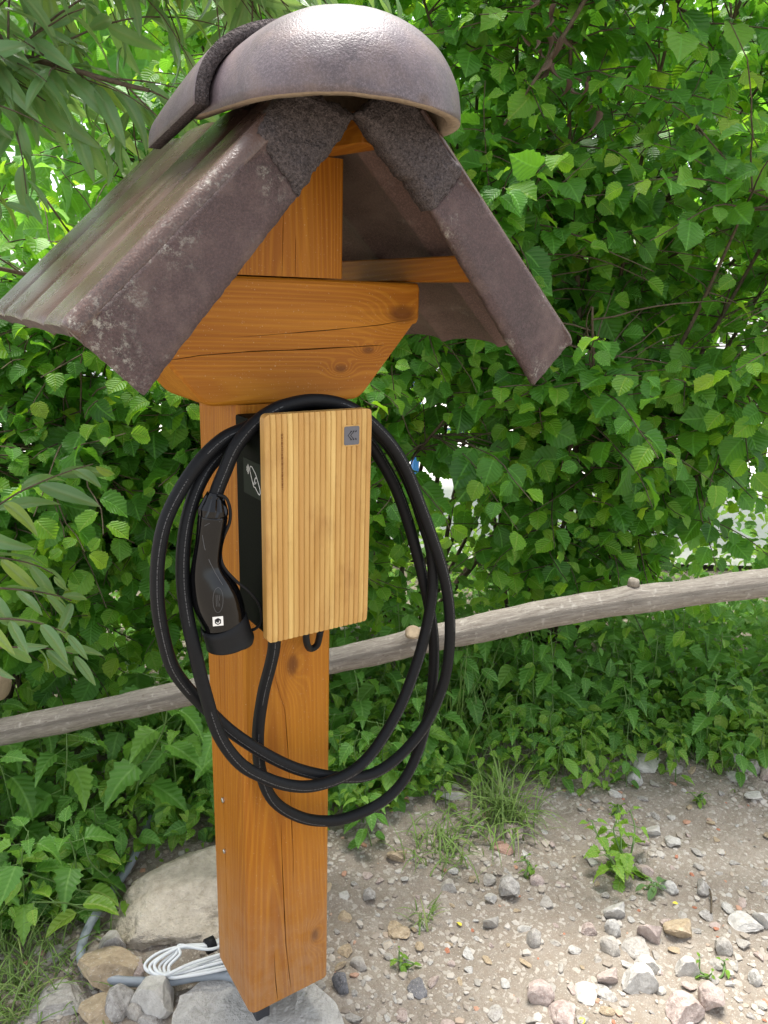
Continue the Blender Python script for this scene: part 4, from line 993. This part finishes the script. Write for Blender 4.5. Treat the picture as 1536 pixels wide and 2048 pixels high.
for gi, L in enumerate(Leaves.all):
    if not L.m: continue
    mm = np.array(L.m); ctr = mm[:, :3, 3] + mm[:, :3, 1] * .5; x, y, dz = proj(ctr); ra = np.linalg.norm(mm[:, :3, 1], axis=1) * FPX / dz * {'hazel': .42, 'willow': .22, 'dead': .3}.get(L.kind, .32)
    L.score = np.zeros(len(mm)); ok = (dz > .2) & (x > -100) & (x < 1636) & (y > -100) & (y < 2148)
    entries += [(dz[i], gi, i, x[i], y[i], ra[i]) for i in np.nonzero(ok)[0]]
entries.sort()
for dz, gi, i, x, y, ra in entries:
    i0, i1 = max(0, int((x - ra) / CS)), min(Wc, int((x + ra) / CS) + 1); j0, j1 = max(0, int((y - ra) / CS)), min(Hc, int((y + ra) / CS) + 1)
    if i1 <= i0 or j1 <= j0: continue
    sub = zb[j0:j1, i0:i1]; free = (sub > dz).mean(); cells = (min(x + ra, 1536) - max(x - ra, 0)) * (min(y + ra, 2048) - max(y - ra, 0))
    Leaves.all[gi].score[i] = free * max(0, cells); sub[sub > dz] = dz
for L in Leaves.all:
    n_ = len(L.m)
    if not n_: continue
    if L.owner is None:
        L.join(L.stuff_name[0], None, range(n_), L.base, L.stuff_name[1]); continue
    order = np.argsort(-L.score); big = [i for i in order[:getattr(L, 'cap', 300)] if L.score[i] > 0]; bs = set(big)
    L.parts(L.owner, big, L.base); L.join('foliage' if L.mat is not M['hazel_young'] else 'young_foliage', L.owner, [i for i in range(n_) if i not in bs], L.base)

# ================================================================== rail, fence posts
m = NT('grey_rail_bark_with_lenticels'); uvs = m.n('SeparateXYZ', {0: m.n('TexCoord')['UV']}); o = m.obj()
ca = m.math('COSINE', m.math('MULTIPLY', uvs[0], 2 * math.pi)); sa = m.math('SINE', m.math('MULTIPLY', uvs[0], 2 * math.pi))
def cyl(k_around, k_along): return m.n('CombineXYZ', {0: m.math('MULTIPLY', ca, k_around), 1: m.math('MULTIPLY', sa, k_around), 2: m.math('MULTIPLY', uvs[1], k_along)})[0]
b0 = m.noise(cyl(1.2, 7), 1.0, 6, .7); b1 = m.noise(cyl(7, 22), 1.0, 5, .75); l1 = m.noise(cyl(1.6, 60), 1.0, 2, .5); l2 = m.noise(cyl(4.5, 60), 1.0, 3, .6); fine = m.noise(o, 420, 3, .7)
c = m.mix(m.ramp(b1, [(.30, 0.0), (.70, 1.0)]), (.14, .118, .098), (.31, .285, .245))
c = m.mix(m.math('MULTIPLY', m.ramp(b0, [(.45, 0.0), (.75, 1.0)]), .3), c, (.27, .24, .19))
c = m.mix(m.math('MULTIPLY', m.ramp(l1, [(.60, 0.0), (.72, 1.0)]), .45), c, (.46, .44, .39))
c = m.mix(m.math('MULTIPLY', m.ramp(l2, [(.62, 0.0), (.74, 1.0)]), .4), c, (.44, .42, .37))
c = m.mix(m.math('MULTIPLY', m.ramp(l2, [(.28, 1.0), (.36, 0.0)]), .6), c, (.08, .065, .05))
M['rail_bark'] = m.done(m.pbsdf(c, .85, m.bump(m.math('ADD', m.math('ADD', b1, m.math('MULTIPLY', l1, .5)), m.math('MULTIPLY', fine, .35)), .0035, 1), .2))
RD = 1.62
def on_d(px, py, d_): r_ = ray(px, py); return CAM + r_ * (d_ / (r_ @ Dv))
pp = [on_d(x, y, RD) for x, y in [(-190, 1500), (0, 1464), (182, 1427), (365, 1387), (560, 1344), (770, 1298), (960, 1256), (1150, 1218), (1340, 1190), (1536, 1165), (1700, 1142)]]
c = spline(pp, 14); RL0 = c[0].copy(); RL = thing('log_rail', 'grey barked log rail slanting up to the right behind the post', 'rail', tuple(RL0))
V, F, U = tube_geo(c, .0312, 24); V = np.array(V)
for i in range(len(V)):
    ci = min(len(c) - 1, i // 24); q = V[i]; w1 = noise.noise(q * 9) * .004 + noise.noise(q * 40) * .0016
    for (bx, by, bh, bs) in ((822, 1270, .018, .022), (1265, 1176, .013, .020), (1285, 1205, .007, .016), (1062, 1222, .005, .018), (1380, 1175, .004, .02), (560, 1330, .004, .03), (150, 1420, .005, .02)):
        k = on_d(bx, by, RD - .02); w1 += bh * math.exp(-np.sum((q - k) ** 2) / bs ** 2)
    V[i] = q + unit(q - c[ci]) * w1
mesh('log', V, F, M['rail_bark'], RL, True, RL0, U)
M['cutwood'] = simple('pale_cut_wood', (.26, .205, .135), .85, .2, .3, 120, .001)
k = on_d(1268, 1160, RD - .005); V, F, U = tube_geo([k + (0, 0, -.012), k, k + (.001, 0, .004)], [.014, .012, .009], 14, True); mesh('branch_stub', V, F, M['bark'], RL, True, RL0)
k = on_d(826, 1262, RD - .045); V, F, U = tube_geo([k + (0, 0, -.012), k, k + unit(CAM - k) * .006], [.017, .0175, .013], 14, True); mesh('branch_stub', V, F, M['cutwood'], RL, True, RL0)
def fpost(px, py, d_, r_, label, top=None):
    tp = on_d(px, py, d_); gz = ground_z(tp[0], tp[1]); b0 = np.array([tp[0], tp[1], gz]); T_ = thing('fence_post', label, 'post', tuple(b0))
    c_ = np.array([b0 + (0, 0, -.1), b0 + (0, 0, .1), (b0 + tp) / 2 + (.004, .003, 0), tp]); V, F, U = tube_geo(spline(c_, 6), r_, 16); mesh('log', V, F, M['bark'], T_, True, b0)
    V, F, U = tube_geo([tp + (0, 0, -.001), tp + (0, 0, .003), tp + (0, 0, .0035)], [r_ * .97, r_ * .95, r_ * .4], 16); mesh('cut_top', V, F, M['cutwood'], T_, True, b0)
fpost(-150, 1300, 1.60, .045, 'rough fence post just outside the left picture edge carrying the rail')
CL0 = on_d(-150, 1352, 1.55); CL = thing('cut_log', 'sawn brown log end poking in at the left picture edge above the rail', 'log', tuple(CL0)); e_ = on_d(2, 1373, 1.50)
V, F, U = tube_geo(spline([CL0, (CL0 + e_) / 2 + (0, 0, .003), e_], 5), .031, 18); mesh('log', V, F, M['bark'], CL, True, CL0)
a_ = unit(e_ - CL0); V, F, U = tube_geo([e_ - a_ * .001, e_ + a_ * .003, e_ + a_ * .0035], [.030, .0295, .012], 18); mesh('cut_end', V, F, M['cutwood'], CL, True, CL0)

# ================================================================== stones
def rock_mesh(seed, sub=2, cuts=9):
    rr_ = random.Random(seed); bm = bmesh.new(); bmesh.ops.create_icosphere(bm, subdivisions=sub, radius=1)
    pl = [(Vector((rr_.gauss(0, 1), rr_.gauss(0, 1), rr_.gauss(0, 1))).normalized(), rr_.uniform(.42, .80)) for _ in range(cuts)]
    for v_ in bm.verts:
        for n_, d_ in pl:
            e = v_.co.dot(n_) - d_
            if e > 0: v_.co -= n_ * e
        v_.co *= 1 + noise.noise(v_.co * 2.1 + Vector((seed, 0, 0))) * .13 + noise.noise(v_.co * 6 + Vector((seed, 3, 0))) * .05
    zmin, zmax = min(v_.co.z for v_ in bm.verts), max(v_.co.z for v_ in bm.verts)
    ex = max(max(abs(v_.co.x), abs(v_.co.y)) for v_ in bm.verts)
    for v_ in bm.verts: v_.co = Vector((v_.co.x / ex, v_.co.y / ex, (v_.co.z - zmin) / (zmax - zmin)))
    me = bpy.data.meshes.new('stone'); bm.to_mesh(me); bm.free(); return me
M['grey_rock'] = rockmat('grey_limestone', (.25, .23, .21), (.42, .40, .37), (.38, .33, .26))
M['white_rock'] = rockmat('pale_limestone', (.34, .325, .30), (.54, .525, .495), (.46, .42, .35))
M['tan_rock'] = rockmat('tan_sandstone', (.28, .21, .13), (.44, .35, .24), (.40, .31, .20))
M['dark_rock'] = rockmat('dark_slate', (.10, .10, .105), (.18, .18, .19), (.16, .14, .14))
M['pink_rock'] = rockmat('pinkish_stone', (.32, .24, .21), (.47, .39, .35), (.42, .33, .29))
M['brick'] = rockmat('brick_red', (.40, .14, .075), (.52, .22, .13), (.50, .24, .16))
M['shard'] = rockmat('reddish_tile_shard', (.24, .135, .10), (.36, .22, .17), (.32, .22, .17))
RM = {}
def rmesh(kind, i, sub=2):
    key = (kind, i, sub)
    if key not in RM:
        me = rock_mesh(500 + i * 7 + sub, sub, 9 if sub > 1 else 6); me.materials.append(M[kind]); RM[key] = me
    return RM[key]
def put_stone(name, kind, p, sx, sy, sz, rz, tilt=(0, 0), sub=2, vi=None, sink=.25):
    o_ = bpy.data.objects.new(name, rmesh(kind, vi if vi is not None else random.randrange(7), sub)); COL.objects.link(o_)
    o_.location = (p[0], p[1], p[2] - sz * sink); o_.rotation_euler = (tilt[0], tilt[1], rz); o_.scale = (sx / 2, sy / 2, sz); return o_
def hero(kind, px, py, wpx, hpx, label, name='stone', rz=None, tilt=(0, 0), depth=None, sub=3, cat='stone', sink=.22):
    # px,py: centre of its foot; wpx,hpx: picture size
    wpx, hpx = wpx * 1.12, hpx * 1.12; g = at(px, py + hpx * .30, 'z', GZ); g[2] = ground_z(g[0], g[1]); dist = -((g - CAM) @ ROT)[2]; w_ = wpx * dist / FPX; h_ = hpx * dist / FPX
    dep = depth or w_ * random.uniform(.75, 1.0); el = math.radians(50); hz_ = max(.25 * w_, (h_ - dep * math.sin(el) * .8) / math.cos(el) + .2 * h_)
    fw = unit(np.array([g[0] - CAM[0], g[1] - CAM[1], 0])); p = g + fw * dep * .3; p[2] = ground_z(p[0], p[1])
    rz = EUL[2] + (rz if rz is not None else random.uniform(-.5, .5))
    return tag(put_stone(name, kind, p, w_, dep, min(hz_, w_), rz, tilt, sub, sink=sink), label, cat)
random.seed(77)
HEROES = [
 ('grey_rock', 1013, 1774, 48, 50, 'grey angular stone with a small white pebble at its left foot'), ('white_rock', 981, 1793, 26, 22, 'small white pebble leaning on an angular grey stone'),
 ('grey_rock', 984, 1838, 34, 34, 'squarish grey stone just below the small white pebble'), ('grey_rock', 1069, 1873, 33, 45, 'upright wedge-shaped grey stone alone on bare dirt'),
 ('pink_rock', 1072, 1759, 30, 26, 'little pinkish stone touching the right of the angular grey one'), ('grey_rock', 897, 1771, 32, 30, 'blocky brown-grey stone below the short grass tuft'),
 ('pink_rock', 1177, 1858, 30, 26, 'small pinkish stone left of the tall pale stone'), ('white_rock', 1223, 1853, 33, 45, 'tall pale stone standing on end'),
 ('white_rock', 1232, 1823, 50, 42, 'whitish stone lying behind the tall pale stone'), ('grey_rock', 1218, 1893, 42, 40, 'triangular grey stone below the tall pale stone'),
 ('pink_rock', 1299, 1868, 48, 48, 'rounded grey-pink stone left of the big tan one'), ('tan_rock', 1358, 1865, 62, 52, 'broad tan stone with a flat top'),
 ('grey_rock', 1273, 1900, 62, 28, 'long flat grey stone lying below the rounded grey-pink stone'), ('white_rock', 1290, 1932, 46, 42, 'pale block resting behind the largest pale rock'),
 ('white_rock', 1277, 1960, 68, 60, 'largest pale rock of the cluster on the right'), ('pink_rock', 1218, 1953, 48, 38, 'oval pinkish stone left of the largest pale rock'),
 ('white_rock', 1174, 1986, 52, 32, 'white-topped slab stone with dark shaded front'), ('grey_rock', 1208, 1985, 46, 24, 'low grey stone right of the white-topped slab'),
 ('white_rock', 1372, 1935, 44, 44, 'smooth pale rounded stone below the broad tan stone'), ('pink_rock', 1364, 2020, 70, 64, 'big round pinkish boulder at the bottom edge right of centre'),
 ('pink_rock', 1412, 2000, 56, 60, 'pinkish stone behind the big round pinkish boulder'), ('pink_rock', 1127, 2024, 62, 42, 'pale pinkish rounded stone at the bottom edge'),
 ('pink_rock', 1077, 1986, 58, 48, 'half buried pinkish stone in the dirt'), ('grey_rock', 1404, 1772, 34, 34, 'grey cube-like stone alone on the right'),
 ('white_rock', 1486, 1852, 62, 30, 'long white lens-shaped stone near the right edge'), ('white_rock', 1524, 1842, 40, 48, 'pale stone cut by the right picture edge beside the long white one'),
 ('grey_rock', 1442, 1902, 34, 40, 'upright pale grey stone below the long white stone'), ('white_rock', 1509, 1958, 28, 30, 'small white stone near the lower right edge'),
 ('white_rock', 1337, 1772, 36, 26, 'pale stone beside the little grey-green rosette'), ('pink_rock', 1287, 1738, 36, 30, 'pinkish wedge stone below the lone young weed'),
 ('white_rock', 1308, 1664, 34, 30, 'white stone behind the lone young weed'), ('white_rock', 1341, 1683, 36, 24, 'white stone right of the lone young weed'),
 ('white_rock', 1267, 1552, 32, 32, 'round white stone at the foot of the weeds'), ('white_rock', 1292, 1526, 64, 30, 'long whitish stone lying along the edge of the weeds'),
 ('grey_rock', 1345, 1528, 44, 28, 'grey stone half covered by weeds'), ('white_rock', 1468, 1520, 40, 36, 'pale stone among the pile near the right edge'),
 ('grey_rock', 1498, 1538, 36, 34, 'grey stone of the pile near the right edge'), ('pink_rock', 1530, 1552, 32, 34, 'brownish stone cut by the right edge in the far pile'),
 ('white_rock', 1468, 1556, 44, 22, 'flat white stone in front of the far pile'), ('white_rock', 1509, 1598, 40, 20, 'flat whitish stone right below the far pile'),
 ('pink_rock', 1022, 1667, 56, 26, 'low brown stone beneath the floppy grass'), ('shard', 1005, 1701, 44, 24, 'reddish broken tile shard propped on the dirt'),
 ('tan_rock', 795, 1712, 42, 34, 'tan stone right of the post beneath the weeds'), ('grey_rock', 736, 1786, 30, 30, 'grey stone in the hollow right of the post'),
 ('grey_rock', 716, 1932, 36, 28, 'pale grey pebble close to the right side of the post foot'), ('dark_rock', 681, 1980, 40, 40, 'dark blue-grey stone at the post foot'),
 ('dark_rock', 832, 1980, 50, 28, 'dark flat stone half sunk in the dirt'), ('tan_rock', 792, 1860, 52, 28, 'buried tan stone showing only its top'),
 ('tan_rock', 213, 1950, 118, 80, 'slanting tan slab stone by the conduit'), ('grey_rock', 240, 1996, 64, 120, 'upright pointed grey stone in front of the conduit'),
 ('white_rock', 308, 2004, 92, 86, 'grey-white broken stone right of the pointed one'), ('tan_rock', 200, 2034, 84, 66, 'cream stone at the lower left beneath the pointed one'),
 ('grey_rock', 120, 2010, 100, 56, 'rough grey rubble stone at the lower left'), ('pink_rock', 272, 1938, 46, 40, 'pinkish stone between the boulder and the white cable coil'),
 ('grey_rock', 225, 1890, 52, 50, 'grey stone against the left side of the boulder'), ('grey_rock', 115, 1900, 44, 30, 'grey stone under the grass at left'),
 ('tan_rock', 205, 1920, 50, 28, 'small tan stone touching the conduit bend'), ('grey_rock', 300, 2040, 62, 34, 'grey stone on the bottom edge left of the concrete'), ('grey_rock', 60, 2036, 56, 34, 'dark grey stone in the bottom left corner'),
 ('grey_rock', 270, 2026, 40, 36, 'small grey chip between the rubble stones'),
]
for h in HEROES: hero(*h)
# white splinter of stone / plank
hero('white_rock', 897, 1597, 66, 18, 'thin white slab half hidden under the weeds right of the cable', depth=.03, rz=.05)
# big boulder behind the post
B0 = np.array([.075, .425, ground_z(.075, .425)]); bm = bmesh.new(); bmesh.ops.create_icosphere(bm, subdivisions=5, radius=1)
for v_ in bm.verts:
    for n_, d_ in ((Vector((-.5, -.55, .67)), .70), (Vector((.1, -.75, .65)), .72), (Vector((.1, .1, 1)).normalized(), .78), (Vector((-1, .1, .3)).normalized(), .72), (Vector((-.7, -.7, .1)).normalized(), .78), (Vector((.8, -.2, .55)).normalized(), .8)):
        e = v_.co.dot(n_) - d_
        if e > 0: v_.co -= n_ * e * .92
    q = v_.co.copy(); v_.co *= 1 + noise.noise(q * 2.2) * .08 + noise.noise(q * 6) * .035 + abs(noise.noise(q * 9)) * -.09 + noise.noise(q * 14) * .035 + noise.noise(q * 40) * .020
    v_.co = Vector((v_.co.x * .25, v_.co.y * .135, v_.co.z * .072))
BO = from_bm('boulder', bm, M['tan_boulder'] if 'tan_boulder' in M else rockmat('cream_boulder', (.50, .42, .31), (.66, .59, .48), (.60, .52, .40), 14.0), None, True)
BO.location = B0; tag(BO, 'large cream boulder on the ground behind the post', 'boulder')
# loose stones nothing tells apart, brick crumbs
random.seed(5)
SPX = [(h[1], h[2]) for h in HEROES]
def scat(n, kinds, smin, smax, name, label, cat, group, reg, sub, flat=.55, near=0):
    k = t_ = 0
    while k < n and t_ < 20000:
        t_ += 1; px, py = random.uniform(*reg[0]), random.uniform(*reg[1])
        if py < np.interp(px, [0, 330, 640, 760, 900, 1150, 1300, 1536], [1980, 1960, 1760, 1700, 1640, 1560, 1530, 1500]) + 12: continue
        if px < 640 and not (60 < px < 345 and py > 1930): continue
        if near == 0 and any((px - a) ** 2 + (py - b) ** 2 < 900 for a, b in SPX): continue
        if random.random() > .25 + .75 * (px - 600) / 900: continue
        g_ = at(px, py, 'z', GZ); s_ = random.uniform(smin, smax) * random.uniform(.7, 1.15); g_[2] = ground_z(g_[0], g_[1])
        if near == 0: SPX.append((px, py))
        kd = random.choice(kinds); cw = {'grey_rock': 'grey', 'white_rock': 'whitish', 'pink_rock': 'pinkish', 'tan_rock': 'tan', 'brick': ''}[kd]
        tag(put_stone(name, kd, g_, s_, s_ * random.uniform(.6, 1), s_ * random.uniform(.35, .65) * flat * 1.15, random.uniform(0, 6.28), (random.uniform(-.3, .3), random.uniform(-.3, .3)), sub), label.replace('small loose', 'small loose ' + cw), cat, group.replace('small loose', 'small loose ' + cw)); k += 1
scat(250, ['grey_rock', 'white_rock', 'pink_rock', 'grey_rock', 'tan_rock'], .013, .044, 'stone', 'small loose stone lying on the dirt among many alike', 'stone', 'small loose stones on the dirt', ((60, 1600), (1480, 2100)), 2)
scat(34, ['brick'], .006, .017, 'brick_fragment', 'small orange-red crumb of broken brick on the dirt', 'brick crumb', 'brick crumbs on the dirt', ((640, 1600), (1540, 2060)), 1, .5, 1)
# gravel: uncountable
rng = np.random.default_rng(9); random.seed(9)
gm = []
for i in range(6):
    me = rock_mesh(900 + i, 1, 5); vv = np.zeros(len(me.vertices) * 3); me.vertices.foreach_get('co', vv); gm.append((vv.reshape(-1, 3), np.array([tuple(p.vertices) for p in me.polygons]))); bpy.data.meshes.remove(me)
GVs, GFs, n0 = [], [], 0
for i in range(15000):
    if i < 13000: x, y = rng.uniform(-.45, 2.3), rng.uniform(-.75, .75)
    else: x, y = rng.uniform(-.4, .25), rng.uniform(-.1, .5)
    rel = np.array([x, y, 0]) - CAM; r_, d_ = rel @ Rv, rel @ Dv
    if d_ > edge_d(r_) + .12: continue
    if rng.random() > .30 + 1.8 * max(0, noise.noise((x * 4, y * 4, 4)) + .14): continue
    V, F = gm[i % 6]; s_ = .0022 + .0105 * rng.random() ** 3.0; a = rng.uniform(0, 6.28); ca, sa = math.cos(a), math.sin(a)
    Q = V * (s_, s_ * rng.uniform(.6, 1), s_ * rng.uniform(.7, 1.2)); Q = np.stack([Q[:, 0] * ca - Q[:, 1] * sa, Q[:, 0] * sa + Q[:, 1] * ca, Q[:, 2] - s_ * .45], 1) + (x, y, ground_z(x, y))
    GVs.append(Q); GFs.append(F + n0); n0 += len(V)
m = NT('mixed_gravel'); ri = m.n('NewGeometry')['Random Per Island']; o = m.obj()
c = m.ramp(ri, [(.0, (.20, .17, .14)), (.3, (.34, .30, .25)), (.6, (.44, .41, .36)), (.85, (.48, .455, .415)), (.93, (.40, .35, .28)), (.985, (.42, .22, .14))])
M['gravel'] = m.done(m.pbsdf(m.mix(m.math('MULTIPLY', m.noise(o, 200, 3), .5), c, (.25, .21, .17)), .9, None, .2))
tag(mesh('gravel', np.concatenate(GVs), np.concatenate(GFs), M['gravel']), 'fine gravel strewn over the dirt', None, None, 'stuff')

# ---- concrete footing
M['footing'] = rockmat('rough_concrete', (.46, .44, .41), (.66, .64, .60), (.58, .55, .50), 16.0)
F0 = np.array([.06, .13, GZ])
def slab_rough(name, poly, z0, z1, label, cat):
    bm = bmesh.new(); top = [bm.verts.new((x, y, z1)) for x, y in poly]; bot = [bm.verts.new((x * 1.06 - F0[0] * .06, y * 1.06 - F0[1] * .06, z0)) for x, y in poly]
    bm.faces.new(top); n_ = len(poly)
    for i in range(n_): bm.faces.new((top[i], bot[i], bot[(i + 1) % n_], top[(i + 1) % n_]))
    bm.normal_update()
    bmesh.ops.subdivide_edges(bm, edges=bm.edges[:], cuts=5, use_grid_fill=True); bmesh.ops.triangulate(bm, faces=bm.faces[:]); bmesh.ops.subdivide_edges(bm, edges=bm.edges[:], cuts=1)
    bmesh.ops.recalc_face_normals(bm, faces=bm.faces[:])
    for v_ in bm.verts:
        q = v_.co * 14; v_.co += Vector((noise.noise(q), noise.noise(q + Vector((5, 0, 0))), noise.noise(q + Vector((0, 9, 0))))) * .013 + Vector((0, 0, noise.noise(v_.co * 50) * .004)); v_.co -= Vector(F0)
    o_ = from_bm(name, bm, M['footing'], None, False); o_.location = F0; return tag(o_, label, cat)
poly = [at(x, y, 'z', GZ + .03)[:2] for x, y in [(352, 1985), (420, 1950), (520, 1930), (600, 1940), (640, 1968), (668, 2010), (690, 2060), (640, 2120), (480, 2160), (380, 2120), (345, 2050)]]
slab_rough('concrete_footing', poly[::-1], GZ - .05, GZ + .028, 'rough pale concrete footing under the steel anchor of the post', 'footing')

# ---- grey conduit and white cable coil
M['conduit'] = simple('grey_plastic_conduit', (.24, .27, .30), .45, .5, .08, 60)
C_ = spline([at(x, y, 'z', GZ + z) for x, y, z in [(330, 1570, .05), (300, 1640, .02), (262, 1725, .015), (225, 1782, .015), (185, 1840, .015), (165, 1885, .015), (163, 1920, .015), (180, 1948, .018), (225, 1960, .012), (275, 1964, .014), (340, 1962, .025), (400, 1952, .035), (450, 1950, .04), (500, 1965, .045)]], 8)
V, F, U = tube_geo(C_, .0095, 14); o_ = mesh('conduit', V, F, M['conduit'], None, True, C_[0]); o_.location = C_[0]; tag(o_, 'grey plastic conduit snaking from the nettles to the post foot', 'conduit')
M['white_cable'] = simple('white_pvc_cable', (.62, .64, .64), .4, .5, .05, 60)
K0 = at(360, 1925, 'z', GZ + .04); WC = thing('cable_coil', 'bundle of looped white cable tied with black tape beside the post foot', 'cable', tuple(K0)); B = Bag(); rr_ = random.Random(4)
for i in range(6):
    j = lambda a=6: rr_.uniform(-a, a); e = i * 7
    loop = [(470, 1862 + i * 3, .05), (422, 1886 + i * 2.5, .06), (370 - e * .3, 1893 + j(3), .06), (318 + e * 1.2, 1908 + j(3), .055), (290 + e * 1.4, 1930 + j(3), .045), (305 + e, 1948 + j(2), .04), (350, 1946 + i * 2 + j(2), .045), (400, 1928 + i * 4, .05), (445, 1914 + i * 5, .055), (490, 1905 + i * 5, .05)]
    B.tube(spline([at(x, y, 'z', GZ + z + .003 * (i % 3)) for x, y, z in loop], 7), .0033, 8)
B.tube(spline([at(x, y, 'z', GZ + z) for x, y, z in [(315, 1958, .03), (345, 1944, .06), (380, 1928, .065), (430, 1912, .065), (480, 1900, .06)]], 7), .0033, 8)
B.out('cable', M['white_cable'], WC, K0)
t0, t1 = at(412, 1894, 'z', GZ + .061), at(429, 1886, 'z', GZ + .061); V, F, U = tube_geo([t0, (t0 + t1) / 2, t1], .0155, 14); mesh('tape', V, F, M['rubber2'], WC, True, K0)
# fallen yellow leaves, twig
for i, (px, py, s_, lb) in enumerate(((923, 1846, .016, 'tiny yellow fallen leaf on the dirt right of the post'), (1167, 2034, .022, 'yellow fallen leaf at the bottom edge beside a pale rounded stone'), (1345, 1806, .015, 'narrow yellow fallen leaf between stones on the right'))):
    g_ = at(px, py, 'z', GZ); g_[2] = ground_z(g_[0], g_[1]) + .006; V, F, U = LK['oval'][i]; o_ = mesh('fallen_leaf', V * s_, F, M.setdefault('yellow_leaf', simple('yellow_leaf', (.62, .52, .06), .6, .3, .15)), None, True); o_.location = g_; o_.rotation_euler = (.2, .1, i * 2.0); tag(o_, lb, 'leaf')

# ================================================================== beyond the hedge
M['blue'] = simple('blue_paint', (.02, .20, .55), .4, .5, .1)
def fence_run(r0, r1, d_, n, label):
    b0 = P(r0, d_, GZ); T_ = thing('blue_fence', label, 'fence', tuple(b0))
    for i in range(n):
        q = P(r0 + (r1 - r0) * i / (n - 1), d_, 0); bm = box_bm((q[0] - .025, q[1] - .025, GZ + .02), (q[0] + .025, q[1] + .025, 1.15), .004, 1)
        for v_ in bm.verts: v_.co -= Vector(b0)
        from_bm('post', bm, M['blue'], T_)
    for z in (.35, 1.02):
        a, b = P(r0, d_ - .05, z), P(r1, d_ - .05, z); V, F, U = tube_geo([a, b], .016, 8); mesh('rail', V, F, M['blue'], T_, True, b0)
fence_run(-1.9, .8, 5.6, 6, 'blue metal fence glimpsed through gaps in the hedge')
M['render'] = simple('white_render', (.78, .78, .76), .85, .2, .05, 8)
HB0 = P(0, 11.5, GZ); HBT = thing('white_building', 'long low white building glimpsed through the hedge', 'building', tuple(HB0))
def oriented_box(r0, r1, d0, d1, z0, z1):
    bm = bmesh.new(); vs = [bm.verts.new(Vector(P(r, d_, z) - HB0)) for z in (z0, z1) for r, d_ in ((r0, d0), (r1, d0), (r1, d1), (r0, d1))]
    for f in ((0, 1, 5, 4), (1, 2, 6, 5), (2, 3, 7, 6), (3, 0, 4, 7), (4, 5, 6, 7)): bm.faces.new([vs[i] for i in f])
    return bm
from_bm('wall', oriented_box(-6, 9, 11.5, 17, GZ - .05, 2.2), M['render'], HBT)
M['roofing'] = simple('grey_roofing', (.16, .16, .17), .7, .3, .1)
from_bm('roof', oriented_box(-6.3, 9.3, 11.2, 17.3, 2.203, 2.4), M['roofing'], HBT)
